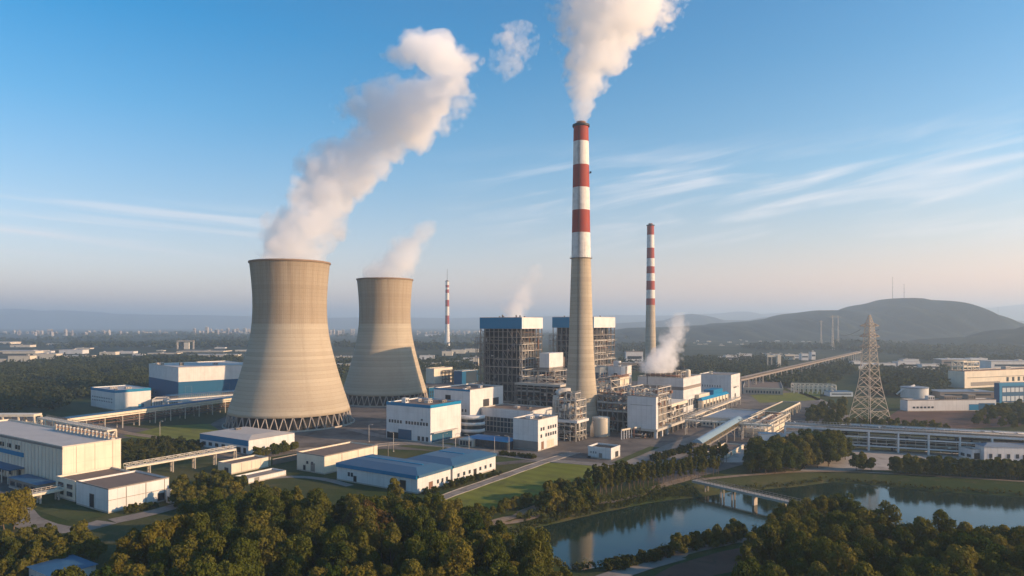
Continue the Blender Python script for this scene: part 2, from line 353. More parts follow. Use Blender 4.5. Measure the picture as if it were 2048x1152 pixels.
M['tower_rim'] = paint('rim_concrete', (.25, .17, .11), .9, .3, .3)
M['leg_concrete'] = paint('leg_concrete', (.34, .30, .265), .85, .25, .3)
cooling_tower(580.5, 455, .955, 107, 'larger nearer concrete cooling tower behind the blue-banded low hall', 44)
cooling_tower(770, 581, .87, 104, 'smaller farther concrete cooling tower behind the white blue-edged block', 44)

# ---------------- chimneys ----------------
def chimney(px, d, rows, widths, label, cols, segs, extra=None):
    """rows: photo rows of the band limits top to bottom; widths: (row, radius m); base on the ground"""
    X = (px-1024)/F*d; zof = lambda py: CH-(py-HZ)/F*d
    t = thing('striped_chimney', label, 'chimney', (X, d, 0), 'red and white striped chimneys')
    wz = sorted((zof(p), r) for p, r in widths); rad = lambda z: float(np.interp(z, [a for a, _ in wz], [b for _, b in wz]))
    edges = [zof(p) for p in rows]+[0.0]
    mb = MB(); z = edges[0]; rt = rad(z)
    for i in range(len(edges)-1):
        hi, lo = edges[i], edges[i+1]; n = max(2, int((hi-lo)/6)); b = MB()
        b.lathe(0, 0, [(rad(lo+(hi-lo)*q/n), lo+(hi-lo)*q/n) for q in range(n+1)], segs)
        nm = {'red': 'red_band', 'chimwhite': 'white_band', 'stack': 'concrete_shaft'}[cols[i]]
        b.build(nm, M[cols[i]], t, (0, 0, 0))
    b = MB(); b.lathe(0, 0, [(rt, z-1.4), (rt+.75, z-1.2), (rt+.75, z+.05), (rt-.6, z+.05)], segs, smooth=False); b.build('top_platform', M['steel_dark'], t, (0, 0, 0))
    b = MB(); b.lathe(0, 0, [(rt*.63, z-2), (rt*.63, z+1.9), (rt*.55, z+1.9), (rt*.55, z-2)], segs, smooth=False); b.lathe(0, 0, [(rt*.56, z+.2), (.05, z+.2)], segs); b.build('flue', M['rust'], t, (0, 0, 0))
    if extra: extra(t, rad, zof)
    return t
def main_extra(t, rad, zof):
    for py in (350, 516):
        z = zof(py); r = rad(z); b = MB(); b.lathe(0, 0, [(r-.1, z-.3), (r+1.0, z-.3), (r+1.0, z-.1), (r-.1, z-.1)], 40, smooth=False)
        for k in range(24):
            a = k*math.pi/12; b.beam((math.cos(a)*(r+.95), math.sin(a)*(r+.95), z-.1), (math.cos(a)*(r+.95), math.sin(a)*(r+.95), z+1), .07)
        if py == 516: b.build('walkway', M['steel'], t, (0, 0, 0))
    b = MB()
    for s in (-.35, .35): b.tube([((rad(q)+.35)*math.cos(-1.9)-s*.95, (rad(q)+.35)*math.sin(-1.9)+s*.3, q) for q in np.linspace(3, zof(252), 40)], .09, 4)
    b.build('ladder', M['steel_dark'], t, (0, 0, 0))
    b = MB(); z = zof(347); a = -.3; b.box(math.cos(a)*(rad(z)+.9), math.sin(a)*(rad(z)+.9), z, 1.1, .6, z+.9, a); b.beam((math.cos(a)*rad(z), math.sin(a)*rad(z), z-.3), (math.cos(a)*(rad(z)+1.5), math.sin(a)*(rad(z)+1.5), z-.05), .25); b.build('warning_light', M['steel_dark'], t, (0, 0, 0))
chimney(1162, 430, [250, 284, 331, 376, 421, 466, 516], [(250, 4.65), (466, 5.75), (516, 6.05), (600, 6.9), (700, 7.9), (760, 9.1), (815, 10.9), (858, 12.6)],
        'tallest red and white chimney with a buff concrete shaft, right of centre', ['red', 'chimwhite']*3+['stack'], 48, main_extra)
chimney(1301, 900, [450, 470, 496, 517, 533, 547, 562, 580, 597, 610], [(450, 4.5), (610, 5.8), (705, 7), (748, 8)],
        'slim red and white chimney rising behind the steaming hall', ['red', 'chimwhite']*4+['red', 'stack'], 32)
def far_extra(t, rad, zof):
    b = MB(); b.tube([(0, 0, zof(562)), (0, 0, zof(538))], .5, 5); b.build('antenna', M['steel_dark'], t, (0, 0, 0))
chimney(894.5, 1850, [562, 570, 575, 579, 586, 600, 613, 631, 648], [(562, 4.6), (648, 5.6), (696, 7.4)],
        'small distant striped chimney with an antenna, between the farther tower and the blue-capped boiler house', ['chimwhite', 'red', 'chimwhite', 'red', 'chimwhite', 'red', 'chimwhite', 'red', 'chimwhite'], 20, far_extra)

# ---------------- steam ----------------
plume('steam_plume', 'broad white steam plume leaning right from the nearer cooling tower', 455,
      [(525, 512, 650, .8), (500, 522, 655, .9), (480, 533, 668, 1), (450, 548, 690, 1), (420, 572, 702, 1), (390, 588, 735, 1), (360, 600, 752, 1), (330, 618, 775, 1), (310, 648, 800, 1), (290, 690, 850, 1), (270, 706, 870, 1), (250, 710, 890, 1), (230, 706, 905, 1), (208, 712, 925, 1), (185, 765, 935, 1), (168, 840, 935, 1), (148, 848, 940, 1), (132, 815, 945, 1), (112, 790, 948, 1), (95, 800, 940, 1), (80, 835, 925, 1), (66, 868, 905, .8), (58, 884, 890, .3)],
      .065, .30, 1.45, .050, 105, 1, lean=100)
plume('steam_plume', 'dense white steam plume pouring from the tallest chimney out of the top of the picture', 430,
      [(247, 1150, 1174, 1), (230, 1147, 1179, 1), (205, 1142, 1190, 1), (180, 1138, 1204, 1), (150, 1133, 1226, 1), (120, 1130, 1250, 1), (90, 1130, 1268, 1), (60, 1134, 1300, 1), (35, 1132, 1328, 1), (10, 1118, 1340, .9), (-30, 1118, 1365, .7), (-80, 1150, 1395, .4)],
      .095, .26, 1.1, .095, 192, 2, .7)
plume('steam_plume', 'soft pinkish steam plume over the farther cooling tower', 581,
      [(558, 725, 822, .6), (545, 735, 828, .8), (520, 750, 838, .8), (490, 778, 855, .7), (465, 808, 870, .5), (445, 830, 878, .3), (436, 850, 864, .1)], .08, .7, 1.3, .05, 103, 3)
plume('steam_plume', 'faint steam wisp rising behind the blue-capped left boiler house', 640,
      [(640, 990, 1056, .6), (620, 1000, 1062, .6), (595, 1012, 1068, .5), (565, 1034, 1078, .4), (535, 1058, 1088, .3), (528, 1070, 1080, .1)], .11, .7, 1.3, .06, 68, 4)
plume('steam_plume', 'low white steam puff rising from the roof fans of the grey-banded hall', 505,
      [(744, 1276, 1347, .8), (725, 1283, 1352, 1), (705, 1297, 1360, 1), (685, 1314, 1367, .8), (665, 1326, 1374, .7), (645, 1336, 1376, .5), (625, 1350, 1372, .3)], .12, .45, 1.35, .12, 28, 5)
plume('steam_plume', 'thin torn steam scrap drifting between the two big plumes', 555,
      [(166, 1000, 1012, .3), (152, 990, 1030, .6), (130, 985, 1055, .8), (110, 992, 1062, .8), (85, 990, 1066, 1), (60, 1004, 1064, 1), (44, 1022, 1050, .9), (36, 1032, 1040, .4)], .035, .6, 3.2, .085, 228, 6, 1.4)
# ---------------- hills ----------------
def hill_mat(name, c1, c2, sc):
    t = NT(name); p = t.pos('Object'); a = t.noise(p, sc, 7, .62); b = t.noise(p, sc*6, 5, .6)
    c = t.mix(t.mr(a, .38, .62), c1, c2); c = t.mix(t.math('MULTIPLY', t.mr(t.noise(p, sc*2.2, 6, .7, .8), .56, .66), .7), c, (.062, .060, .038)); c = t.mix(t.math('MULTIPLY', t.mr(b, .5, .75), .35), c, tuple(x*.5 for x in c1))
    return t.bsdf(c, .95, bump=b, bstr=.6, bdist=6, spec=.05)
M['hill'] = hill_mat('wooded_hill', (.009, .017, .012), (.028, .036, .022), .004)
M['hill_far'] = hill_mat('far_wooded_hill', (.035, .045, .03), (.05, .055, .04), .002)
def ridge(name, d, prof, half, mat, nx=320, ny=60, rough=.10, seed=0, fold=.75):
    px = np.array([p[0] for p in prof], float); py = np.array([p[1] for p in prof], float)
    xs = np.linspace(px[0], px[-1], nx); hs = CH-(np.interp(xs, px, py)-HZ)/F*d
    ker = np.hanning(5); hs = np.convolve(np.pad(hs, len(ker)//2, mode='edge'), ker/ker.sum(), 'valid')[:nx]
    r2 = np.random.default_rng(seed); T = np.linspace(-1, 1, ny); X = (xs-1024)/F*d
    V = np.zeros((ny, nx, 3))
    noise = np.zeros((ny, nx))
    for o in range(5):
        fx, fy = r2.uniform(.6, 1.4)*2**o*math.pi/ (nx/9), r2.uniform(.6, 1.4)*2**o*.7
        noise += .5**o*np.sin(np.arange(nx)[None, :]*fx+r2.uniform(0, 6)+1.5*np.sin(T[:, None]*fy*2+o))*np.cos(T[:, None]*fy*3+r2.uniform(0, 6))
    prof_t = np.cos(T*math.pi/2)**1.5
    ii = np.arange(nx)[None, :]; gul = np.zeros((ny, nx))
    for o, (wl, am) in enumerate(((nx/7, 1.0), (nx/15, .6), (nx/31, .35))):
        gul += am*np.abs(np.sin(ii*math.pi/wl+r2.uniform(0, 6)+.9*np.sin(T[:, None]*3.1+o*2)+.5*np.sin(ii*2.7/wl+o)))
    for j in range(ny):
        V[j, :, 0] = X*(1+0*T[j]); V[j, :, 1] = d+T[j]*half+noise[j]*half*.03
        V[j, :, 2] = np.maximum(hs, 0)*prof_t[j]*(1+rough*noise[j]*(1-prof_t[j]))*(1-fold*np.minimum(1, (1-prof_t[j])*1.6)*(1.1-gul[j]))-2
    idx = np.arange(nx*ny).reshape(ny, nx)
    Fq = np.stack([idx[:-1, :-1], idx[:-1, 1:], idx[1:, 1:], idx[1:, :-1]], -1).reshape(-1, 4)
    o = link(name, npmesh(name, V.reshape(-1, 3), Fq, [mat], smooth=True)); return tag(o, kind='structure')
ridge('hill', 3300, [(1080, 680), (1180, 668), (1260, 655), (1370, 652), (1450, 646), (1520, 640), (1580, 628), (1630, 620), (1660, 620), (1690, 624), (1715, 617), (1740, 609), (1765, 601), (1785, 596), (1806, 596), (1828, 603), (1870, 619), (1920, 637), (1970, 654), (2010, 665), (2060, 675), (2140, 690)], 900, M['hill'], seed=2)
ridge('hill', 1900, [(1760, 712), (1850, 695), (1930, 680), (2000, 668), (2080, 655), (2250, 630), (2500, 640), (2700, 690)], 420, M['hill'], seed=5)
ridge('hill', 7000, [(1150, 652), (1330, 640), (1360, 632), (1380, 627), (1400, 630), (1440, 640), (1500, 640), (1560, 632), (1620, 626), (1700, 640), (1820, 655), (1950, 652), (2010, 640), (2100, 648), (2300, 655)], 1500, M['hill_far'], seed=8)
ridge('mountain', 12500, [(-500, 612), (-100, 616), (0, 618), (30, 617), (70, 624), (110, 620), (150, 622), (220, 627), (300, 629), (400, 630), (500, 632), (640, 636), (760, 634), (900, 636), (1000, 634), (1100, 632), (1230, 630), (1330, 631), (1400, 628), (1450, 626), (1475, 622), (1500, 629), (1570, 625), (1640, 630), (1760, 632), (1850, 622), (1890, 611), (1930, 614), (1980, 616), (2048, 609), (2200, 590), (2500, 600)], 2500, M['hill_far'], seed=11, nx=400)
# ---------------- ground, roads, lake ----------------
LAKE_PX = [(1040, 1075), (1062, 1058), (1120, 1045), (1200, 1026), (1290, 1008), (1345, 999), (1400, 995), (1462, 984), (1589, 974), (1667, 964), (1771, 972), (1869, 983), (2048, 994), (2400, 1018), (2600, 1100), (2300, 1110), (2048, 1095), (1900, 1075), (1760, 1058), (1690, 1046), (1600, 1048), (1500, 1064), (1400, 1092), (1300, 1112), (1220, 1130), (1150, 1142), (1095, 1118), (1060, 1090)]
WZ = -2.5
LAKE = np.array([tuple(gr(x, y, WZ)[:2]) for x, y in LAKE_PX])
def sdist(P, poly):
    """signed distance of points (n,2) to a polygon, negative inside"""
    d = np.full(len(P), 1e9); ins = np.zeros(len(P), bool); n = len(poly)
    for i in range(n):
        a, b = poly[i], poly[(i+1) % n]; e = b-a; w = P-a
        t = np.clip((w@e)/(e@e), 0, 1); d = np.minimum(d, np.hypot(*(w-t[:, None]*e).T))
        c = (a[1] <= P[:, 1]) != (b[1] <= P[:, 1])
        if b[1] != a[1]: ins ^= c & (P[:, 0] < (b[0]-a[0])*(P[:, 1]-a[1])/(b[1]-a[1])+a[0])
    return np.where(ins, -d, d)
def gz(P):
    P = np.atleast_2d(np.asarray(P, float)); s = sdist(P, LAKE)
    z = np.interp(s, [-12, 0, 4, 10], [-6.5, WZ, WZ+1.0, 0])
    m = 3.0*np.exp(-((P[:, 0]+72)/60)**2-((P[:, 1]-196)/24)**2)+6*np.exp(-((P[:, 0]-130)/45)**2-((P[:, 1]-150)/22)**2)
    far = np.clip((P[:, 1]-900)/900, 0, 1)*(3*np.sin(P[:, 0]/310+P[:, 1]/500)+3*np.sin(P[:, 1]/240-P[:, 0]/900))
    return z+m*np.clip(s/10, 0, 1)+far*np.clip(1.5-np.abs(P[:, 0])/6000, 0, 1)
def axis(parts): return np.unique(np.concatenate([np.arange(a, b, s) for a, b, s in parts]))
gx = axis([(-26000, -3000, 1500), (-3000, -600, 120), (-600, -260, 20), (-260, 330, 3), (330, 700, 20), (700, 3000, 120), (3000, 26001, 1500)])
gy = axis([(-1500, 60, 120), (60, 130, 10), (130, 330, 3), (330, 900, 20), (900, 3000, 60), (3000, 6000, 300), (6000, 27000, 1500)])
GX, GY = np.meshgrid(gx, gy); P = np.stack([GX.ravel(), GY.ravel()], 1)
V = np.column_stack([P, gz(P)]); idx = np.arange(len(P)).reshape(GX.shape)
Fq = np.stack([idx[:-1, :-1], idx[:-1, 1:], idx[1:, 1:], idx[1:, :-1]], -1).reshape(-1, 4)
def ground_mat():
    t = NT('open_ground'); p = t.pos('Object'); a = t.noise(p, .012, 6, .6); b = t.noise(p, .11, 6, .65); f = t.noise(p, 1.3, 4, .6); g = t.noise(p, .0016, 4, .55)
    c = t.mix(t.mr(a, .38, .66), (.040, .060, .018), (.085, .083, .035))
    c = t.mix(t.math('MULTIPLY', t.mr(b, .52, .75), .6), c, (.14, .105, .065))
    c = t.mix(t.math('MULTIPLY', t.mr(g, .52, .6), .55), c, (.028, .04, .018))
    # the far plain: strips of field and wood
    y = t.xyz(p)[1]; far = t.mr(y, 700, 1500); st = t.noise(t.scale(p, (.0010, .005, 1)), 1.0, 6, .62)
    fc = t.ramp(st, [(0, (.020, .030, .016)), (.46, (.026, .038, .020)), (.52, (.060, .062, .034)), (.58, (.030, .042, .022)), (.64, (.10, .085, .055)), (.70, (.035, .045, .024)), (1, (.07, .07, .04))])
    c = t.mix(far, c, fc); c = t.mix(t.math('MULTIPLY', t.mr(f, .45, .7), .4), c, (.02, .026, .01))
    return t.bsdf(c, .95, bump=t.math('ADD', b, t.math('MULTIPLY', f, .4)), bstr=.6, bdist=.8, spec=.05)
tag(link('ground', npmesh('ground', V, Fq, [ground_mat()], smooth=True)), kind='structure')
def water_mat():
    t = NT('lake_water'); p = t.pos('Object'); r = t.noise(t.scale(p, (1, 2.2, 1)), .35, 4, .6); r2 = t.noise(t.scale(p, (1, 2.5, 1)), 1.6, 3, .5)
    pat = t.mr(t.noise(p, .02, 3, .5), .45, .62)
    return t.bsdf((.012, .030, .022), t.math('MULTIPLY_ADD', pat, .07, .05), bump=t.math('ADD', r, t.math('MULTIPLY', r2, .25)), bstr=.05, bdist=.35, spec=.5)
mb = MB(); c0 = LAKE.mean(0); mb.poly([(*(c0+(q-c0)*1.0+ (q-c0)/np.linalg.norm(q-c0)*5), WZ) for q in LAKE]); tag(mb.build('lake_water', water_mat()), kind='structure')
def surf(name, c1, c2, sc, c3=None, rough=.9, stripe=None, tracks=None):
    t = NT(name); p = t.pos('Object'); a = t.noise(p, sc, 6, .65); b = t.noise(p, sc*9, 4, .6)
    c = t.mix(t.mr(a, .35, .68), c1, c2)
    if c3: c = t.mix(t.math('MULTIPLY', t.mr(t.noise(p, sc*2.3, 5, .7, .6), .50, .66), .75), c, c3)
    if stripe:
        x = t.xyz(p); w = t.math('SINE', t.math('MULTIPLY', t.math('ADD', t.math('MULTIPLY', x[0], stripe[0]), t.math('MULTIPLY', x[1], stripe[1])), stripe[2]))
        c = t.mix(t.math('MULTIPLY', t.mr(w, -.6, .9), .30), c, tuple(k*.55 for k in c1))
    return t.bsdf(c, rough, bump=b, bstr=.3, bdist=.1, spec=.12)
M['asphalt'] = surf('yard_asphalt', (.10, .088, .08), (.18, .156, .136), .045, (.062, .055, .052))
M['road'] = surf('pale_road', (.20, .175, .155), (.27, .235, .20), .08, (.14, .12, .10))
M['dirt'] = surf('dirt_track', (.24, .175, .12), (.30, .23, .165), .15, (.15, .105, .07))
M['redsoil'] = surf('red_soil', (.105, .055, .040), (.15, .08, .055), .06, (.07, .05, .03))
M['lawn'] = surf('mown_lawn', (.14, .155, .02), (.18, .18, .03), .035, (.10, .10, .03), stripe=(.55, .83, .75))
M['grass'] = surf('rough_grass', (.045, .066, .018), (.085, .088, .03), .06, (.03, .04, .014))
M['slab'] = surf('pale_concrete_slab', (.33, .29, .25), (.42, .37, .32), .08, (.23, .20, .17))
def sheet(name, px, mat, z):
    pts = [gr(x, y) for x, y in px]; a = sum(p.x*q.y-q.x*p.y for p, q in zip(pts, pts[1:]+pts[:1]))
    if a < 0: pts.reverse()
    mb = MB(); mb.poly([(p.x, p.y, z) for p in pts]); return tag(mb.build(name, M[mat]), kind='structure')
def strip(name, px, w, mat, z, kerb=False):
    pts = [gr(x, y) for x, y in px]; q = []
    for i in range(len(pts)-1):
        n = max(1, int((pts[i+1]-pts[i]).length/6)); q += [pts[i].lerp(pts[i+1], k/n) for k in range(n)]
    q.append(pts[-1]); q = [Vector(p[:2]) for p in q]; sm = [q[0]]+[(q[i-1]+2*q[i]+q[i+1])/4 for i in range(1, len(q)-1)]+[q[-1]]
    zs = np.maximum(gz([tuple(p) for p in sm]), -1)+z; mb = MB(); L = []
    for i, p in enumerate(sm):
        d = (sm[min(i+1, len(sm)-1)]-sm[max(i-1, 0)]).normalized(); n = Vector((-d.y, d.x)); j = 1+.06*math.sin(i*1.7)
        L.append(((p+n*w/2*j), (p-n*w/2*j), zs[i]))
    for a, b in zip(L, L[1:]):
        mb.add([(*a[1], a[2]), (*b[1], b[2]), (*b[0], b[2]), (*a[0], a[2])], [(0, 1, 2, 3)])
        if kerb:
            for s in (0, 1):
                e = (a[s]-a[1-s]).normalized()*.3
                mb.hexa(*[[(*(a[s]-e), zz+a[2]), (*(b[s]-e), zz+b[2]), (*b[s], zz+b[2]), (*a[s], zz+a[2])] if s else [(*a[s], zz+a[2]), (*b[s], zz+b[2]), (*(b[s]-e), zz+b[2]), (*(a[s]-e), zz+a[2])] for zz in (-.1, .13)], mi=1)
    return tag(mb.build(name, [M[mat], M['slab']]), kind='structure')
sheet('yard', [(380, 905), (395, 862), (440, 838), (520, 800), (700, 780), (900, 762), (1500, 762), (1640, 800), (1660, 850), (1640, 905), (1590, 940), (1500, 925), (1420, 948), (1330, 968), (1260, 945), (1090, 922), (1000, 930), (905, 903), (770, 898), (600, 905), (480, 925)], 'asphalt', .05)
sheet('yard', [(-200, 1010), (-200, 830), (120, 835), (240, 850), (330, 862), (300, 870), (220, 880), (245, 905), (235, 960), (130, 985)], 'asphalt', .05)
sheet('lawn', [(884, 1003), (990, 956), (1096, 926), (1170, 928), (1250, 938), (1222, 955), (1195, 972), (1190, 985), (1085, 1003), (1000, 1022), (940, 1028), (900, 1018)], 'lawn', .10)
sheet('lawn', [(245, 872), (330, 852), (420, 848), (440, 862), (400, 882), (300, 880)], 'lawn', .10)
sheet('lawn', [(790, 892), (900, 886), (1000, 905), (1070, 918), (990, 925), (900, 905)], 'grass', .10)
sheet('lawn', [(1222, 926), (1300, 893), (1338, 897), (1270, 928)], 'grass', .10)
sheet('lawn', [(75, 1022), (150, 1008), (205, 1032), (165, 1050)], 'grass', .10)
sheet('lawn', [(1500, 790), (1640, 782), (1640, 800), (1520, 806)], 'lawn', .10)
sheet('grass_bank', [(0, 1070), (90, 1060), (170, 1075), (240, 1058), (300, 1045), (330, 1060), (160, 1120), (0, 1140)], 'grass', .06)
strip('road', [(845, 1012), (900, 990), (1000, 955), (1085, 925), (1150, 905)], 5.5, 'road', .14, True)
strip('road', [(560, 900), (700, 897), (800, 886), (900, 893), (1000, 910), (1090, 921), (1180, 928), (1270, 938)], 7, 'road', .15, True)
strip('road', [(1225, 944), (1290, 915), (1345, 892), (1400, 872), (1440, 858)], 8, 'road', .16)
strip('road', [(1270, 945), (1330, 925), (1390, 897), (1440, 877)], 5, 'road', .17)
strip('road', [(700, 858), (760, 872), (830, 885), (1000, 905)], 7, 'road', .13)
strip('road', [(160, 842), (250, 866), (330, 877), (400, 893), (480, 915)], 6, 'dirt', .14)
strip('road', [(30, 1020), (60, 1048), (110, 1066), (170, 1064), (215, 1045)], 9, 'road', .14)
strip('road', [(225, 1044), (300, 1028), (360, 1010), (415, 997), (430, 985), (400, 975)], 7, 'road', .15)
strip('road', [(520, 960), (580, 952), (650, 958), (700, 972)], 4, 'road', .14)
strip('path', [(945, 1060), (1000, 1042), (1080, 1012), (1130, 1000), (1196, 1003), (1280, 985), (1337, 968), (1395, 952)], 4.5, 'dirt', .14)
strip('path', [(960, 1056), (1020, 1040), (1090, 1022)], 5, 'dirt', .12)
strip('path', [(1395, 960), (1440, 955), (1500, 950), (1580, 944), (1667, 942), (1760, 946), (1850, 951), (2048, 963), (2200, 975)], 3, 'dirt', .14)
strip('path', [(1180, 1172), (1240, 1148), (1330, 1120), (1420, 1092), (1500, 1078), (1560, 1085)], 6, 'road', .14)
sheet('field', [(1280, 1165), (1350, 1130), (1440, 1104), (1500, 1092), (1560, 1110), (1540, 1180), (1400, 1250), (1250, 1220)], 'redsoil', .08)
sheet('field', [(1770, 838), (1800, 818), (1990, 822), (2060, 830), (2040, 852), (1850, 862)], 'redsoil', .06)
sheet('yard', [(1600, 942), (1640, 905), (1700, 900), (2200, 915), (2200, 955), (1850, 940)], 'slab', .06)
sheet('yard', [(1480, 890), (1580, 870), (1640, 880), (1600, 905), (1500, 925), (1440, 925)], 'slab', .09)
strip('road', [(1560, 770), (1640, 800), (1690, 830), (1668, 850)], 6, 'road', .10)
# ---------------- buildings ----------------
def dirs(ang): a = R(ang); return Vector((math.cos(a), math.sin(a))), Vector((-math.sin(a), math.cos(a)))
def reach(o, u, px):            # distance from o along u at which the photo column px is met
    k = (px-1024)/F; return (o.x-k*o.y)/(k*u.y-u.x)
class Site: pass
def face_pt(b, face, s):        # point on a face s metres from the near corner, and outward normal, along-direction
    return (b.o+b.u*s, -b.v, b.u) if face == 'R' else (b.o+b.v*s, -b.u, b.v)
def panel(b, face, s0, s1, z0, z1, out, mb=None, mi=0):
    mb = mb or MB(); p, n, a = face_pt(b, face, s0); p = p-n*.25
    mb.obox(p, a, n, s1-s0, out+.25, z0, z1, mi); return mb
def site(near, pxl, pxr, top=None, ang=57, d=None, H=None):
    b = Site(); b.u, b.v = dirs(ang)
    if d is None: p = gr(*near); d = p.y
    b.o = Vector(((near[0]-1024)/F*d, d)); b.d = d; b.H = H if H else CH-(top-HZ)/F*d
    b.Lu = abs(reach(b.o, b.u, pxr)); b.Lv = abs(reach(b.o, b.v, pxl)); return b
def ring(mb, b, z0, z1, g, mi=0):
    o = b.o-b.u*g-b.v*g; th = g+.2
    mb.obox(o, b.u, b.v, b.Lu+2*g, th, z0, z1, mi); mb.obox(o+b.v*(b.Lv+2*g-th), b.u, b.v, b.Lu+2*g, th, z0, z1, mi)
    mb.obox(o+b.v*th, b.u, b.v, th, b.Lv+2*g-2*th, z0, z1, mi); mb.obox(o+b.v*th+b.u*(b.Lu+2*g-th), b.u, b.v, th, b.Lv+2*g-2*th, z0, z1, mi)
WIN = {}
def window_mesh(w, h, glass, frame):
    k = (round(w, 2), round(h, 2), glass, frame)
    if k not in WIN:
        f = MB(); t = min(.14, w*.12)
        f.box(0, 0, 0, w, .16, t); f.box(0, 0, h-t, w, .16, h); f.box(-w/2+t/2, 0, t, t, .16, h-t); f.box(w/2-t/2, 0, t, t, .16, h-t)
        if w > 1.6: f.box(0, 0, t, t*.7, .13, h-t)
        g = MB(); g.box(0, .0, t, w-2*t, .07, h-t)
        WIN[k] = (f.mesh('window', M[frame]), g.mesh('pane', M[glass]))
    return WIN[k]
def windows(b, face, s0, s1, z0, z1, cols, rows, fill=.6, fz=.7, glass='glass', frame='steel_dark', skip=()):
    L = s1-s0; cw = L/cols; ch = (z1-z0)/rows; w = cw*fill; h = ch*fz; mw, mg = window_mesh(w, h, glass, frame)
    for r in range(rows):
        for c in range(cols):
            if (r, c) in skip: continue
            p, n, a = face_pt(b, face, s0+cw*(c+.5)); p = p+n*.04
            o = link('window', mw, b.t); o.location = Vector((p.x, p.y, z0+ch*r+(ch-h)/2))-b.t.location; o.rotation_euler = (0, 0, math.atan2(a.y, a.x))
            link('pane', mg, o)
def door(b, face, s, w, h, mat='dark', name='door', z=0.0):
    m = panel(b, face, s-w/2, s+w/2, z+.02, z+h, .05).build(name, M[mat], b.t)
    f = MB(); panel(b, face, s-w/2-.15, s-w/2, z+.02, z+h, .10, f); panel(b, face, s+w/2, s+w/2+.15, z+.02, z+h, .10, f); panel(b, face, s-w/2-.15, s+w/2+.15, z+h, z+h+.15, .10, f)
    f.build('door_frame', M['steel'], m)
def band(b, face, z0, z1, mat, name='band', out=.07, s0=0, s1=None):
    return panel(b, face, s0, s1 if s1 is not None else (b.Lu if face == 'R' else b.Lv), z0, z1, out).build(name, M[mat], b.t)
def roof_box(b, fu, fv, su, sv, h, mat='roof_pale', name='roof_unit', z=None):
    z = b.H-.6 if z is None else z; mb = MB(); c = b.o+b.u*(fu*b.Lu)+b.v*(fv*b.Lv); a = math.atan2(b.u.y, b.u.x)
    mb.box(c.x, c.y, z-.05, su, sv, z+h, a); mb.box(c.x, c.y, z+h, su+.3, sv+.3, z+h+.15, a)
    n = max(1, int(su/1.4))
    for i in range(n):
        q = c+b.u*((i+.5)/n-.5)*su-b.v*(sv/2+.03); mb.box(q.x, q.y, z+h*.25, su/n*.6, .1, z+h*.75, a, 1)
    return mb.build(name, [M[mat], M['steel_dark']], b.t)
def bld(name, label, cat, near, pxl, pxr, top=None, wall='white', roof='roof_brown', coping=None, ch=.5, hip=None, group=None, base=True, eave=0, **k):
    b = site(near, pxl, pxr, top, **k); b.t = thing(name, label, cat, (b.o.x, b.o.y, 0), group)
    mb = MB(); q = [b.o, b.o+b.u*b.Lu, b.o+b.u*b.Lu+b.v*b.Lv, b.o+b.v*b.Lv]; H = b.H; th = .35
    qi = [b.o+b.u*th+b.v*th, b.o+b.u*(b.Lu-th)+b.v*th, b.o+b.u*(b.Lu-th)+b.v*(b.Lv-th), b.o+b.u*th+b.v*(b.Lv-th)]
    hi = H if not hip else H-.05
    mb.add([(*p, -.3) for p in q]+[(*p, hi) for p in q]+[(*p, hi) for p in qi]+[(*p, hi-.8) for p in qi],
           [(i, (i+1) % 4, 4+(i+1) % 4, 4+i) for i in range(4)]+[(4+i, 4+(i+1) % 4, 8+(i+1) % 4, 8+i) for i in range(4)]+[(8+i, 8+(i+1) % 4, 12+(i+1) % 4, 12+i) for i in range(4)])
    mb.build('wall', M[wall], b.t)
    if base:
        m = MB(); ring(m, b, -.2, .55, .06); m.build('plinth', M['concrete'], b.t)
    m = MB()
    if hip:
        e = eave or .5; zz = H; h2, ins = hip; lo = b.o-b.u*e-b.v*e; A, B = b.Lu+2*e, b.Lv+2*e; P = lambda s, t, z: (*(lo+b.u*s+b.v*t), z)
        i1 = min(ins, A/2-.3, B/2-.3)
        m.add([P(0, 0, zz), P(A, 0, zz), P(A, B, zz), P(0, B, zz), P(i1, i1, zz+h2), P(A-i1, i1, zz+h2), P(A-i1, B-i1, zz+h2), P(i1, B-i1, zz+h2)], [(3, 2, 1, 0), (0, 1, 5, 4), (1, 2, 6, 5), (2, 3, 7, 6), (3, 0, 4, 7), (4, 5, 6, 7)])
    else: m.poly([(*p, H-.6) for p in qi])
    m.build('roof', M[roof], b.t)
    if coping:
        m = MB(); ring(m, b, H-ch, H+.12, .09); m.build('coping', M[coping], b.t)
    elif not hip:
        m = MB(); ring(m, b, H-.25, H+.06, .05); m.build('coping', M['steel_light'], b.t)
    return b
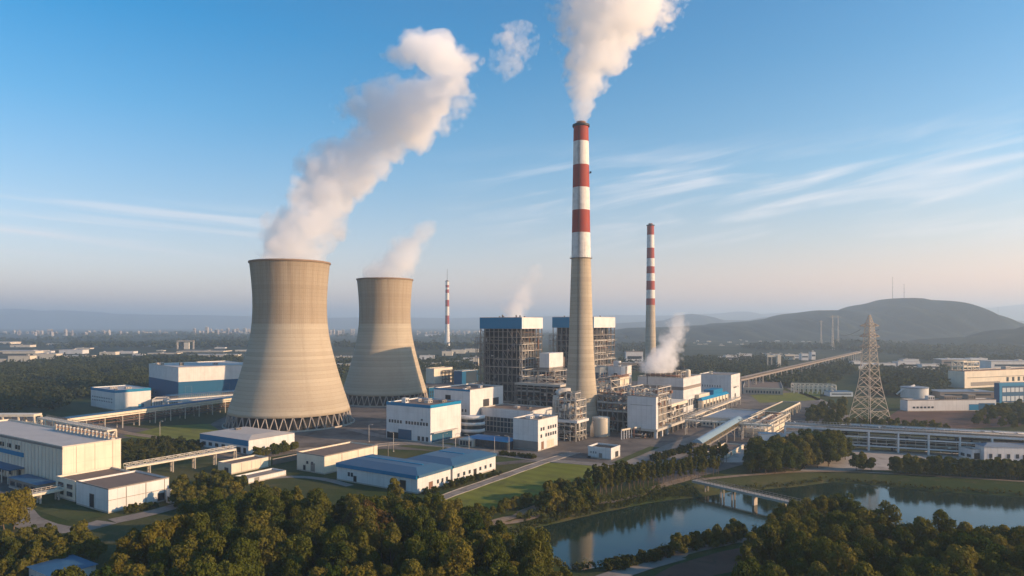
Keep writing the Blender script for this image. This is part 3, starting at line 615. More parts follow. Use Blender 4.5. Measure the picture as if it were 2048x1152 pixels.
def lattice(b, s0, s1, t0, t1, zs, nu, nv, cw=.5, bw=.35, brace=.5, seed=1, name='lattice_frame', mat='steel', parent=None, inner=False, rail=True):
    """open steelwork in a box: s along u, t along v"""
    r = random.Random(seed); mb = MB(); P = lambda s, t, z: (*(b.o+b.u*s+b.v*t), z)
    S_ = [s0+(s1-s0)*i/nu for i in range(nu+1)]; T_ = [t0+(t1-t0)*i/nv for i in range(nv+1)]
    pts = [(s, t) for i, s in enumerate(S_) for j, t in enumerate(T_) if inner or i in (0, nu) or j in (0, nv)]
    for s, t in pts: mb.beam(P(s, t, zs[0]), P(s, t, zs[-1]), cw)
    for z in zs[1:]:
        for t in (t0, t1): mb.beam(P(s0, t, z), P(s1, t, z), bw, bw*1.3)
        for s in (s0, s1): mb.beam(P(s, t0, z), P(s, t1, z), bw, bw*1.3)
        if rail and bw > .2:
            for t in (t0-.3,): mb.beam(P(s0, t, z+1.1), P(s1, t, z+1.1), .09)
            for s in (s0-.3, s1+.3): mb.beam(P(s, t0, z+1.1), P(s, t1, z+1.1), .09)
    for a, c in zip(zs, zs[1:]):
        for t in (t0, t1):
            for i in range(nu):
                if r.random() < brace: mb.beam(P(S_[i], t, a if r.random() < .5 else c), P(S_[i+1], t, c if r.random() < .5 else a), bw*.6)
        for s in (s0, s1):
            for j in range(nv):
                if r.random() < brace: mb.beam(P(s, T_[j], a), P(s, T_[j+1], c), bw*.6)
    return mb.build(name, M[mat], parent or b.t)
def clutter(b, s0, s1, t0, t1, z0, z1, n, seed, name='pipework', mats=('steel_light', 'steel', 'steel_dark', 'rust'), parent=None, size=1.0):
    """pipes, vessels and boxes inside a steel frame"""
    r = random.Random(seed); mb = MB(); P = lambda s, t, z: (*(b.o+b.u*s+b.v*t), z); a = math.atan2(b.u.y, b.u.x)
    for i in range(n):
        s, t, z = r.uniform(s0, s1), r.uniform(t0, t1), r.uniform(z0, z1); k = r.random(); mi = r.randrange(len(mats)); c = P(s, t, z)
        if k < .3:
            e = r.uniform(.3, 1)*(s1-s0); s = max(s0, min(s, s1-e)); mb.tube([P(s, t, z), P(s+e, t, z)], r.uniform(.15, .45)*size, 6, mi)
        elif k < .55:
            e = r.uniform(.3, 1)*(t1-t0); t = max(t0, min(t, t1-e)); mb.tube([P(s, t, z), P(s, t+e, z)], r.uniform(.15, .45)*size, 6, mi)
        elif k < .8: mb.tube([P(s, t, z), P(s, t, min(z1, z+r.uniform(2, 8)))], r.uniform(.2, .7)*size, 7, mi)
        else: mb.box(c[0], c[1], z, r.uniform(.8, 2.6)*size, r.uniform(.8, 2.6)*size, min(z1, z+r.uniform(.8, 2.6)*size), a, mi)
    return mb.build(name, [M[m] for m in mats], parent or b.t)

# --- left foreground
b = bld('beige_hall', 'large beige panelled hall with a row of vents along its roof edge', 'hall', (125, 985), -90, 242, H=18, wall='cream', roof='roof_pale', coping='steel_light', ch=.35)
band(b, 'L', b.H-1.3, b.H-.4, 'steel', 'eave_band', .06)
for i in range(22): panel(b, 'L', 1.5+i*3.1, 1.85+i*3.1, .6, b.H-1.4, .18).build('rib', M['steel_light'], b.t)
s = reach(b.o, b.v, 48); band(b, 'L', 10.2, 12.0, 'blue', 'blue_strip', .24, s, b.Lv)
windows(b, 'L', s+2, b.Lv-2, 12.6, 15.2, 9, 1, .55, .7)
mb = MB(); p, n, a = face_pt(b, 'L', s-1); mb.obox(p, a, n, b.Lv-s, 6, 5.6, 6.1); mb.build('canopy', M['blue_roof'], b.t)
for i in range(5):
    p, n, a = face_pt(b, 'L', s+i*6); q = p+n*5.7; mb = MB(); mb.box(q.x, q.y, -.1, .35, .35, 5.6); mb.build('canopy_post', M['steel_light'], b.t)
windows(b, 'L', s, b.Lv-3, 1.2, 5.0, 8, 1, .5, .8)
for i in range(3): panel(b, 'R', 5+i*7, 5.12+i*7, .6, b.H-.6, .06).build('seam', M['steel'], b.t)
vr = None
for i in range(16):
    c = b.o+b.u*(b.Lu-2.2)+b.v*(2.5+i*3.3)
    if vr is None:
        vr = thing('roof_vent', 'pale steel exhaust vent in the row along the back edge of the beige hall roof', 'vent', (c.x, c.y, b.H-.6), 'roof vents on the beige hall')
        mb = MB(); mb.box(0, 0, 0, 1.5, 1.5, .9, R(57)); mb.tube([(0, 0, .9), (0, 0, 2.1), (.5, -.5, 2.5)], .38, 8); mb.build('vent_body', M['steel_light'], vr, (0, 0, 0))
        mb = MB(); mb.lathe(0, 0, [(.75, 2.2), (.7, 2.5), (.1, 2.75)], 10); mb.build('cowl', M['roof_pale'], vr, (0, 0, 0))
        mb = MB(); mb.box(-.2, 1.35, 0, .5, .5, 1.5, R(57)); mb.build('motor_box', M['rust'], vr, (0, 0, 0))
    else:
        o = copy_tree(vr); o.location = (c.x, c.y, b.H-.6)
b = bld('brown_roof_annex', 'white block with a dark brown felt roof beside the beige hall', 'building', (217, 1027), 153, 338, 978, roof='roof_brown', coping='roof_grey', ch=.3)
door(b, 'L', reach(b.o, b.v, 184), 3.0, 5.2)
for s in (6, 13, 20): panel(b, 'R', s, s+.25, .5, b.H-.4, .09).build('downpipe', M['steel'], b.t)
band(b, 'R', 4.4, 4.55, 'steel', 'pipe_run', .12)
door(b, 'R', b.Lu*.86, 2.4, 3.2, 'steel_dark')
b = bld('link_block', 'low brown-roofed block joining the beige hall to the white annex', 'building', (150, 1004), 112, 262, 962, wall='cream', roof='roof_brown')
windows(b, 'L', .5, b.Lv-.5, 1, 6.6, 2, 2, .6, .6)
b = bld('porch', 'small white lean-to at the right end of the brown-roofed annex', 'lean-to', (341, 1007), 333, 357, 980, roof='roof_grey'); door(b, 'L', b.Lv*.5, .9, 2.3)
b = bld('blue_roof_hut', 'low hut with a blue sheet roof among trees in the bottom left corner', 'hut', (105, 1190), 58, 192, d=166, H=4.6, roof='blue_roof', hip=(.5, 6)); windows(b, 'L', .5, b.Lv-.5, 1, 3, 2, 1); door(b, 'R', 3, 1.2, 2.2)
def gallery(name, label, cat, p0, p1, w, h, mats, bay=9.0, roof=None, rail=True, deckt=.8, ground=True, mid=0, colw=.5, truss=False):
    """elevated straight gallery / conveyor / pipe bridge on trestles between two 3D points (deck level)"""
    p0, p1 = Vector(p0), Vector(p1); t = thing(name, label, cat, (p0.x, p0.y, 0)); D = p1-p0; L = D.length; e = Vector((D.x, D.y, 0)).normalized(); n = Vector((-e.y, e.x, 0))
    at_ = lambda s, off, dz: p0+D*(s/L)+n*off+Vector((0, 0, dz))
    mb = MB()
    q = [at_(0, -w/2, -deckt), at_(L, -w/2, -deckt), at_(L, w/2, -deckt), at_(0, w/2, -deckt)]; mb.hexa(q, [x+Vector((0, 0, deckt)) for x in q]); mb.build('deck', M[mats[0]], t)
    k = max(2, int(L/bay)); zg = gz([tuple(at_(L*i/k, 0, 0)[:2]) for i in range(k+1)])
    for i in range(k+1):
        if not ground: break
        for s in (-1, 1):
            a = at_(L*i/k, s*(w/2-.4), -deckt); m = MB(); m.beam((a.x, a.y, zg[i]-.3), a, colw); m.build('column', M[mats[1]], t)
        a, c = at_(L*i/k, -(w/2-.4), -deckt), at_(L*i/k, (w/2-.4), -deckt); m = MB(); zz = (a.z+zg[i])/2
        if a.z-zg[i] > 3: m.beam((a.x, a.y, zz), (c.x, c.y, zz), colw*.6); m.beam((a.x, a.y, zz), (c.x, c.y, a.z), colw*.45); m.build('cross_brace', M[mats[1]], t)
    for z in [mid] if mid and not isinstance(mid, (list, tuple)) else (mid or []):
        for s in (-1, 1): m = MB(); a, c = at_(0, s*(w/2-.4), 0), at_(L, s*(w/2-.4), 0); m.beam((a.x, a.y, z), (c.x, c.y, z), .45, .7); m.build('mid_beam', M[mats[0]], t)
    if truss:
        m = MB(); kk = max(4, int(L/2.2))
        for s in (-1, 1):
            m.beam(at_(0, s*w/2, h), at_(L, s*w/2, h), .22)
            for i in range(kk):
                m.beam(at_(L*i/kk, s*w/2, 0), at_(L*i/kk, s*w/2, h), .16); m.beam(at_(L*i/kk, s*w/2, 0 if i % 2 else h), at_(L*(i+1)/kk, s*w/2, h if i % 2 else 0), .14)
        m.build('truss', M[mats[2]], t)
    elif rail:
        for s in (-1, 1):
            m = MB(); kk = max(4, int(L/1.5)); m.beam(at_(0, s*(w/2-.06), h), at_(L, s*(w/2-.06), h), .12); m.beam(at_(0, s*(w/2-.06), h*.5), at_(L, s*(w/2-.06), h*.5), .08)
            for i in range(kk+1): m.beam(at_(L*i/kk, s*(w/2-.06), 0), at_(L*i/kk, s*(w/2-.06), h), .1)
            m.build('railing', M[mats[2]], t)
    if roof:
        mat, rise, over = roof; m = MB(); n_ = 6; pr = [(-w/2-over+(w+2*over)*i/n_, rise*math.sin(math.pi*i/n_)) for i in range(n_+1)]
        pts = [at_(0, o, h+.03+z) for o, z in pr]+[at_(L, o, h+.03+z) for o, z in pr]+[at_(0, pr[0][0], h-.22), at_(0, pr[-1][0], h-.22), at_(L, pr[0][0], h-.22), at_(L, pr[-1][0], h-.22)]
        N = n_+1; fs = [(i, i+N, i+1+N, i+1) for i in range(n_)]+[(2*N, 2*N+2, N, 0), (2*N+3, 2*N+1, n_, n_+N), (2*N+2, 2*N, 2*N+1, 2*N+3), tuple([2*N+1, 2*N]+list(range(N))), tuple([2*N+2, 2*N+3]+list(range(N, 2*N))[::-1])]
        m.add(pts, fs); m.build('roof', M[mat], t)
    return t, at_, L
def A(px, d, z): return ((px-1024)/F*d, d, z)
gallery('walkway', 'low covered footbridge on posts left of the brown-roofed annex', 'footbridge', A(40, 246, 4), A(150, 262, 4), 3, 1.2, ('cream', 'concrete', 'steel_light'), 6)
b = bld('canopy_shed', 'open shed with a blue sheet roof beside the footbridge at far left', 'shed', (75, 1005), 18, 112, d=262, H=4.2, roof='blue_roof', wall='steel', hip=(.4, 3)); windows(b, 'L', .5, b.Lv-.5, .8, 3.4, 4, 1, .7); door(b, 'R', b.Lu/2, 2.4, 3)
gallery('conveyor_bridge', 'beige railed conveyor bridge sloping from the beige hall to the blue-banded low hall', 'conveyor', A(250, 291, 5.0), A(470, 326, 6.6), 3.2, 1.3, ('cream', 'concrete', 'steel_light'), 8, truss=True)
t, at_, L = gallery('pipe_bridge', 'long elevated pipe bridge with a blue roof running to the nearer cooling tower', 'pipe bridge', A(128, 402, 8.6), A(470, 520, 8.6), 6, 2.0, ('cream', 'steel_light', 'cream'), 11, roof=('blue_roof', .5, .3), rail=False)
mb = MB()
for s in (-1, 1): mb.beam(at_(0, s*3.02, 1.2), at_(L, s*3.02, 1.2), .14, 1.7)
mb.build('fascia', M['cream'], t)
b = Site(); b.o = Vector(at_(0, 2.5, 0)[:2]); e = Vector(at_(L, 0, 0)[:2])-Vector(at_(0, 0, 0)[:2]); b.u = e.normalized(); b.v = Vector((-b.u.y, b.u.x)); b.t = t
clutter(b, 0, L, -5, -.5, 2.5, 7.2, 46, 4, size=.8)
t, at_, L = gallery('colonnade', 'beige two-storey concrete colonnade behind the beige hall at far left', 'colonnade', A(-80, 402, 13.2), A(76, 402, 13.2), 7, 1.0, ('cream', 'cream', 'cream'), 9, mid=[8], rail=False, deckt=1.4, colw=.8)
t, at_, L = gallery('pipe_rack', 'short pipe rack with concrete columns just behind the roof vents of the beige hall', 'pipe rack', A(84, 394, 12.3), A(224, 360, 10.3), 5, 1.0, ('cream', 'cream', 'steel'), 8, rail=True, colw=.9)
b = bld('blue_edged_cube', 'white cube with a blue roof edge left of the nearer cooling tower', 'building', (230, 821), 182, 302, 781, roof='roof_pale', coping='blue', ch=2.0, ang=52)
windows(b, 'L', 4, b.Lv-2, 4.5, 9.5, 12, 2, .35, .4); door(b, 'R', b.Lu*.72, 4, 3.2, 'blue')
roof_box(b, .35, .6, 5, 3, 1); roof_box(b, .6, .35, 4, 3, 1.2); roof_box(b, .2, .25, 2, 2, .8, 'steel')
b = bld('white_annex', 'low white annex with tall slit windows on the right of the blue-edged cube', 'building', (304, 817), 296, 332, 799, ang=20, roof='roof_grey'); windows(b, 'R', 1, b.Lu-1, 1.5, 6, 6, 1, .35, .8)
b = bld('blue_white_hall', 'large two-tone hall, blue below and white above, half hidden behind the nearer cooling tower', 'hall', (357, 806), 298, 520, 735, ang=44, wall='white', roof='roof_pale', coping='steel_light', ch=.4)
for f in 'LR': band(b, f, .3, 17.5, 'deepblue', 'blue_cladding', .10)
for s in (8, 40, 62): door(b, 'R', s, 5, 9, 'dark', 'door', 4.5)
roof_box(b, .05, .75, 6, 3, 2); roof_box(b, .22, .5, 3, 3, 2.4, 'steel'); roof_box(b, .6, .4, 4, 3, 1.5)
for i, (y0, hh) in enumerate(((506, 9.0), (490, 6.0))):
    gallery('pipe_bridge', ['blue-roofed gallery at the foot of the two-tone hall, the farther of two', 'white low gallery in front of the two-tone hall, the nearer of two'][i], 'pipe bridge', A(330, y0+12, hh), A(500, y0+60, hh), 7, 2.6, ('white', 'steel_light', 'steel_light'), 10, roof=(['blue_roof', 'roof_pale'][i], .4, .3))
b = bld('banded_low_hall', 'low white hall with a broad blue band, right in front of the nearer cooling tower', 'hall', (497, 910), 400, 589, 881, roof='roof_pale', hip=(1.3, 7), eave=.35)
band(b, 'L', b.H-3.0, b.H-.02, 'blue', 'blue_band', .09)
for s, w in ((3, 2), (8, 3.4), (16, 2)): door(b, 'L', s, w, 3.2)
windows(b, 'L', 18, b.Lv-1, 1.2, 3.8, 4, 1, .5, .7)
roof_box(b, .5, .7, 3, 2, .9, 'steel', z=b.H+1.2)
b = bld('low_store', 'small beige flat-roofed store beside the end of the conveyor bridge', 'store', (463, 949), 436, 537, 928, wall='cream', roof='roof_brown'); door(b, 'L', 3.5, 2.6, 2.6, 'steel_dark'); [panel(b, 'R', s, s+.25, .3, b.H-.3, .1).build('pilaster', M['steel_light'], b.t) for s in (5, 10, 15, 20)]
b = bld('lean_to_store', 'low whitewashed shed in front of the small beige store', 'shed', (497, 968), 470, 572, 957, roof='roof_grey'); door(b, 'R', 4, 2, 1.9, 'steel')
b = bld('warehouse', 'plain beige warehouse with a flat brown roof left of the blue-roofed sheds', 'warehouse', (649, 949), 594, 755, 912, wall='cream', roof='roof_brown', coping='roof_grey', ch=.35)
door(b, 'L', 7.5, 2.4, 4, 'steel'); door(b, 'L', b.Lv*.72, 1.4, 2.6); windows(b, 'L', b.Lv*.35, b.Lv*.7, 3.2, 5, 2, 1, .4)
for s in (10, 20, 30, 40): panel(b, 'R', s, s+.2, .3, b.H-.3, .08).build('downpipe', M['steel'], b.t)
b = bld('blue_roofed_shed', 'nearer long white shed with a blue roof at the corner of the lawn', 'shed', (835, 988), 674, 901, 951, roof='blue_roof', hip=(1.7, 5.5), eave=.6); sa = b
band(b, 'L', b.H-1.5, b.H-.02, 'blue', 'fascia', .62); band(b, 'R', b.H-1.1, b.H-.02, 'blue_roof', 'fascia', .62)
door(b, 'L', 7.5, 3, 4.4); door(b, 'L', b.Lv*.76, 1.6, 2.8); windows(b, 'L', b.Lv*.78, b.Lv*.86, 2, 4.4, 2, 1, .7); door(b, 'R', 8, 2.2, 3.2, 'rust'); windows(b, 'R', 11, b.Lu-1, 1.4, 3.6, 3, 1, .4)
m = MB(); c = b.o+b.u*b.Lu*.5+b.v*6; c2 = b.o+b.u*b.Lu*.5+b.v*(b.Lv-6); m.beam((*c, b.H+1.75), (*c2, b.H+1.75), .9, .35); m.build('ridge_cap', M['blue'], b.t)
o2 = sa.o+sa.u*(sa.Lu+1.4)
b = bld('blue_roofed_shed', 'farther long white shed with a blue roof, behind the shed at the lawn corner', 'shed', (1024+F*o2.x/o2.y, 0), 812, 991, d=o2.y, H=sa.H, roof='blue_roof', hip=(1.7, 5.5), eave=.6)
band(b, 'L', b.H-1.5, b.H-.02, 'blue', 'fascia', .62); band(b, 'R', b.H-1.1, b.H-.02, 'blue_roof', 'fascia', .62); windows(b, 'R', 2, b.Lu-2, 1.4, 3.6, 7, 1, .35, skip=((0, 3),)); door(b, 'R', b.Lu*.5, 2, 3)
m = MB(); c = b.o+b.u*b.Lu*.5+b.v*6; c2 = b.o+b.u*b.Lu*.5+b.v*(b.Lv-6); m.beam((*c, b.H+1.75), (*c2, b.H+1.75), .9, .35); m.build('ridge_cap', M['blue'], b.t)

# --- white office group in the middle
b = bld('blue_edged_block', 'white block with a blue roof edge and one row of small shaded windows', 'building', (861, 887), 773, 922, 811, roof='roof_brown', coping='blue', ch=1.6)
windows(b, 'L', 1.5, b.Lv-1.5, 9.2, 11.4, 14, 1, .62, .8, skip=((0, 8),)); band(b, 'L', .1, 4.0, 'dark', 'ground_floor', .06, b.Lv*.55, b.Lv-.5)
band(b, 'L', .5, 6.2, 'glass_blue', 'entrance_glazing', .14, b.Lv*.42, b.Lv*.72); windows(b, 'L', 1, b.Lv*.3, .5, 3.6, 3, 1, .6, .8)
band(b, 'R', .4, 5.2, 'glass_blue', 'ground_floor_glazing', .1, 1, b.Lu*.7)
m = panel(b, 'R', .5, b.Lu*.8, 5.4, 5.8, 2.2).build('canopy', M['roof_pale'], b.t)
roof_box(b, .25, .75, 3, 3, 2.6, 'white', 'roof_unit'); roof_box(b, .5, .4, 4, 3, 1.3); roof_box(b, .75, .25, 4, 3, 1.2, 'steel'); roof_box(b, .6, .7, 2.4, 2.4, 1.4); roof_box(b, .8, .6, 3, 2, 1.1)
m = MB(); p, n, a = face_pt(b, 'L', b.Lv*.18); m.box(p.x+n.x*.3, p.y+n.y*.3, 12.3, .9, .6, 13, math.atan2(a.y, a.x)); m.beam((p.x, p.y, 12.4), (p.x+n.x*.6, p.y+n.y*.6, 12.4), .1); m.build('wall_lamp', M['steel_dark'], b.t)
b = bld('tall_white_block', 'taller white block with two dark openings, behind the blue-edged block', 'building', (940, 0), 868, 1006, 780, d=415, roof='roof_brown')
band(b, 'L', b.H-1.0, b.H+.1, 'blue', 'blue_edge', .1)
for s0 in (.38, .68): band(b, 'R', b.H-14, b.H-7, 'steel_dark', 'loading_opening', .06, b.Lu*s0, b.Lu*(s0+.18))
door(b, 'L', b.Lv*.6, 4, 5, 'dark', z=b.H-9); windows(b, 'L', 2, b.Lv*.5, b.H-18, b.H-11, 5, 2, .4, .5)
for i in range(6): roof_box(b, .12+.15*i, .25+.1*(i % 3), 2.2, 1.8, .8+.4*(i % 2), ['white', 'steel', 'roof_pale'][i % 3])
b = bld('glazed_wing', 'white-banded wing with dark glazing below, joining the taller white block', 'building', (1062, 0), 964, 1103, 822, d=404, roof='roof_brown', wall='steel_light', base=False)
for f in 'LR': band(b, f, b.H-5.4, b.H-.3, 'white', 'white_band', .5)
band(b, 'L', .3, b.H-5.5, 'glass', 'glazing', .08)
for i in range(14): panel(b, 'L', 1+i*(b.Lv-2)/13, 1.3+i*(b.Lv-2)/13, .3, b.H-5.5, .2).build('mullion', M['steel_light'], b.t)
for z in (3.2, 6.4): panel(b, 'L', .2, b.Lv-.2, z, z+.45, .35).build('floor_edge', M['concrete'], b.t)
roof_box(b, .5, .5, 3, 3, 1.0); roof_box(b, .5, .25, 2, 2, .9, 'steel')
b = bld('white_block', 'white block with two rows of small windows, nearest the foot of the tallest chimney', 'building', (1076, 903), 1026, 1115, 840, roof='roof_grey')
windows(b, 'R', 2, b.Lu-1, 10.0, 12.2, 7, 1, .6, .8, skip=((0, 2),)); windows(b, 'R', 2, b.Lu-1, 6.4, 8.6, 7, 1, .6, .8, skip=((0, 1),))
door(b, 'R', b.Lu*.22, 2.2, 4.4, 'rust'); band(b, 'R', .3, 4.6, 'cream', 'loading_door', .1, b.Lu*.45, b.Lu*.8); windows(b, 'R', b.Lu*.46, b.Lu*.79, .6, 4.4, 4, 1, .4, .8)
band(b, 'L', .2, 5.0, 'roof_grey', 'recessed_base', .06); door(b, 'L', 4.5, 4.2, 4.4, 'dark')
roof_box(b, .35, .6, 4, 3, 1.2, 'white'); roof_box(b, .65, .5, 3, 3, 1.0, 'white'); roof_box(b, .5, .25, 3, 2, .8, 'steel')
# curved balconies
mb = MB(); c = Vector(((943-1024)/F*396, 400)); t = thing('balcony_block', 'rounded white balcony storeys between the blue-edged block and the glazed wing', 'building', (c.x, c.y, 0))
for k, z in enumerate((2.2, 6.2, 10.0)):
    m = MB(); n = 20; pr = [(math.cos(a)*7.5, math.sin(a)*6) for a in np.linspace(math.pi, 2*math.pi, n)]
    vs = [(c.x+x, c.y+y+6, z) for x, y in pr]; m.v = vs+[(p[0], p[1], z+1.8) for p in vs]
    for i in range(n-1): m.f.append([i, i+1, n+i+1, n+i]); m.mi.append(0); m.sm.append(True)
    m.f += [list(range(n))[::-1], [n+i for i in range(n)]]; m.mi += [0, 0]; m.sm += [False, False]; m.build('balcony', M['white'], t)
    m = MB(); pr = [(x*.9, y*.85) for x, y in pr]; vs = [(c.x+x, c.y+y+6, z-2.4) for x, y in pr]; m.v = vs+[(p[0], p[1], z) for p in vs]
    for i in range(n-1): m.f.append([i, i+1, n+i+1, n+i]); m.mi.append(0); m.sm.append(True)
    m.build('glazing', M['glass'], t)
b = bld('blue_canopy', 'bright blue sheet canopy at the foot of the glazed wing', 'canopy', (1014, 899), 930, 1040, d=357, H=4.2, roof='blue', wall='steel_dark', hip=(.9, 5), eave=.8, base=False); windows(b, 'L', 1, b.Lv-1, .4, 3.6, 7, 1, .8, .9)
b = bld('white_canopy', 'small white curved-roof canopy left of the bright blue canopy', 'canopy', (945, 893), 918, 960, d=366, H=3.6, roof='roof_pale', wall='steel_light', hip=(.8, 3), eave=.6); windows(b, 'L', .5, b.Lv-.5, .4, 3, 4, 1, .8, .9)

# --- boiler houses
def boiler(label, pxn, pxl, pxr, d, top, capb, seed):
    b = site((pxn, 0), pxl, pxr, top, d=d, ang=60); H = b.H; zc = CH-(capb-HZ)/F*d; b.t = thing('boiler_house', label, 'boiler house', (b.o.x, b.o.y, 0), 'blue-capped boiler houses')
    P = lambda s, t: b.o+b.u*s+b.v*t
    m = MB(); m.obox(P(.2, .2), b.u, b.v, b.Lu-.4, b.Lv-.4, zc, H-.35); m.build('cap', M['white'], b.t)
    panel(b, 'L', -.25, b.Lv+.25, zc-.2, H, .12).build('blue_cap_face', M['blue'], b.t); panel(b, 'R', .02, b.Lu+.25, zc-.2, H, .10).build('white_cap_face', M['white'], b.t)
    m = MB(); ring(m, b, H, H+.25, .2); m.build('coping', M['steel_light'], b.t)
    m = MB(); m.obox(P(0, 0), b.u, b.v, b.Lu, b.Lv, H-.35, H-.12); m.build('roof', M['roof_grey'], b.t)
    # furnace inside the frame
    m = MB(); m.obox(P(b.Lu*.2, b.Lv*.14), b.u, b.v, b.Lu*.6, b.Lv*.7, 14, zc-.4); m.obox(P(b.Lu*.36, b.Lv*.3), b.u, b.v, b.Lu*.34, b.Lv*.4, 6, 14); m.build('furnace', M['steel_dark'], b.t)
    m = MB(); m.obox(P(b.Lu*.82, b.Lv*.12), b.u, b.v, b.Lu*.1, b.Lv*.7, 20, zc-.4); m.obox(P(b.Lu*.1, b.Lv*.84), b.u, b.v, b.Lu*.8, b.Lv*.1, 16, zc-.4); m.build('duct', M['steel_dark'], b.t)
    zs = [0, 8, 15.5, 22, 28, 34, 40, 46, 51, 56, zc]
    for z in zs[2:-1]:
        m = MB(); m.obox(P(.8, .8), b.u, b.v, b.Lu-1.6, b.Lv-1.6, z-.35, z-.1); m.build('floor_grating', M['steel_dark'], b.t)
    lattice(b, .4, b.Lu-.4, .4, b.Lv-.4, zs, 6, 9, .75, .5, .35, seed)
    lattice(b, b.Lu*.2, b.Lu*.85, b.Lv*.15, b.Lv*.85, zs, 3, 5, .7, .4, .3, seed+1, 'inner_frame', 'steel_dark')
    lattice(b, -2.4, b.Lu*.45, -2.0, .2, zs[:9], 4, 1, .35, .3, .5, seed+2, 'stair_tower', 'steel_light')
    lattice(b, -2.0, .2, b.Lv*.78, b.Lv+2.6, zs[:-1], 1, 3, .35, .3, .5, seed+7, 'access_tower', 'steel')
    clutter(b, -.6, b.Lu*1.02, -.8, 2.5, 6, zc-2, 80, seed+3, size=.8)
    clutter(b, -.6, 2.2, 1, b.Lv-1, 6, zc-2, 45, seed+4, mats=('steel', 'steel_dark', 'steel_light', 'steel_dark'), size=.8)  # darker steel mix on the side away from the sun paints its shade
    clutter(b, 2, b.Lu-2, 2, b.Lv-2, 4, zc-2, 90, seed+5, mats=('steel', 'steel_dark'), size=1.3)
    for i in range(7): roof_box(b, .1+.8*random.random(), .1+.8*random.random(), .8, .8, 1+1.2*random.random(), 'steel', 'roof_vent', H-.12)
    return b
b1 = boiler('left blue-capped boiler house of open steelwork, standing clear of the tallest chimney', 1043, 960, 1085, 505, 635, 657, 10)
b2 = boiler('right blue-capped boiler house, partly hidden by the tallest chimney', 1187, 1105, 1230, 605, 634, 655, 40)
# --- machinery between the boiler houses and round the chimney foot
def frame_site(name, label, cat, pxn, pxl, pxr, d, H, ang=57, group=None):
    b = site((pxn, 0), pxl, pxr, d=d, H=H, ang=ang); b.t = thing(name, label, cat, (b.o.x, b.o.y, 0), group); return b
def slab(b, s0, s1, t0, t1, z0, z1, mat, name):
    m = MB(); m.obox(b.o+b.u*s0+b.v*t0, b.u, b.v, s1-s0, t1-t0, z0, z1); return m.build(name, M[mat], b.t)
b = frame_site('filter_house', 'white filter box on steel legs between the left boiler house and the tallest chimney', 'filter house', 1098, 1076, 1128, 500, 45)
lattice(b, 0, b.Lu, 0, b.Lv, [0, 7, 14, 20, 26, 31], 3, 3, .6, .45, .5, 3); clutter(b, 0, b.Lu, 0, b.Lv, 3, 31, 60, 5); slab(b, 1, b.Lu-1, 1, b.Lv-1, 6, 30, 'steel_dark', 'hopper_core')
slab(b, -.3, b.Lu-2, -.3, b.Lv-1.5, 34, 44.5, 'white', 'filter_box'); slab(b, b.Lu-1.6, b.Lu+1.5, 0, b.Lv, 33, 41, 'roof_brown', 'side_box'); slab(b, 0, b.Lu-1, 0, b.Lv-1, 30.8, 34, 'steel', 'support_deck')
b = frame_site('machine_deck', 'dark open machine hall with a pale deck below the white filter box', 'machine hall', 1120, 1030, 1160, 470, 24)
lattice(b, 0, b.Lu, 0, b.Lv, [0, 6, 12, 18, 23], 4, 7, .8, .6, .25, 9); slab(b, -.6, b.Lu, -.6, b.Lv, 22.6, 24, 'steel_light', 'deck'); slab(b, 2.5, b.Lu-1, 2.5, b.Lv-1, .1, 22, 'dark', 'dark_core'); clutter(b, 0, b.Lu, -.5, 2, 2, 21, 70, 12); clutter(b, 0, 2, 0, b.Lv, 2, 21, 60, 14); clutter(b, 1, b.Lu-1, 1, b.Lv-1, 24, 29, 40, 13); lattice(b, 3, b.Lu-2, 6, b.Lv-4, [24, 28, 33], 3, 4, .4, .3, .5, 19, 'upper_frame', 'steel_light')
b = frame_site('chimney_scrubber', 'lattice cage of ducts and platforms wrapped round the foot of the tallest chimney', 'scrubber', 1152, 1106, 1172, 382, 30)
lattice(b, 0, b.Lu, 0, b.Lv, [0, 5.6, 11.2, 15, 19, 23], 3, 4, .5, .4, .35, 21, mat='steel_light'); lattice(b, 1, b.Lu*.6, 1, b.Lv*.45, [11.2, 15, 19, 23, 27], 2, 2, .45, .35, .4, 22, 'upper_cage', 'steel_light')
slab(b, -1.6, b.Lu+.5, -1.6, b.Lv+.5, 10.6, 12.0, 'white', 'platform'); slab(b, 2, b.Lu-1, 3, b.Lv-3, .1, 10.4, 'steel_dark', 'pump_house'); slab(b, 1.5, b.Lu-2, b.Lv*.3, b.Lv-2, 12, 20.5, 'steel', 'duct_box')
clutter(b, 0, b.Lu, -.5, b.Lv, 1, 23, 100, 23, mats=('steel_light', 'steel', 'rust', 'cream')); clutter(b, -.8, .8, 0, b.Lv, 1, 22, 60, 24, mats=('steel_light', 'steel', 'steel_dark'))
m = MB(); P = lambda s, t, z: (*(b.o+b.u*s+b.v*t), z); pt = [P(2, b.Lv*.95, 12)]+[P(2+2*(1-math.cos(a)), b.Lv*.95-3*(1-math.cos(a)), 22+5.5*math.sin(a)) for a in np.linspace(0, math.pi/2, 7)]+[P(6, b.Lv*.45, 27.5)]; m.tube(pt, 1.9, 14); m.build('flue_duct', M['steel_light'], b.t)
m = MB(); m.tube([P(3, b.Lv*.45, 27.5), P(4.5, b.Lv*.42, 21), P(5, b.Lv*.4, 13)], 1.6, 12); m.build('down_duct', M['steel_dark'], b.t)
c = at(1202, 850, 404); t = thing('storage_tank', 'squat buff cylindrical tank at the right foot of the tallest chimney', 'tank', (c.x, c.y, 0)); m = MB(); m.lathe(0, 0, [(5.2, -.2), (5.2, 10.6), (5.0, 10.9), (.1, 11.6)], 32); m.build('shell', M['cream'], t, (0, 0, 0))
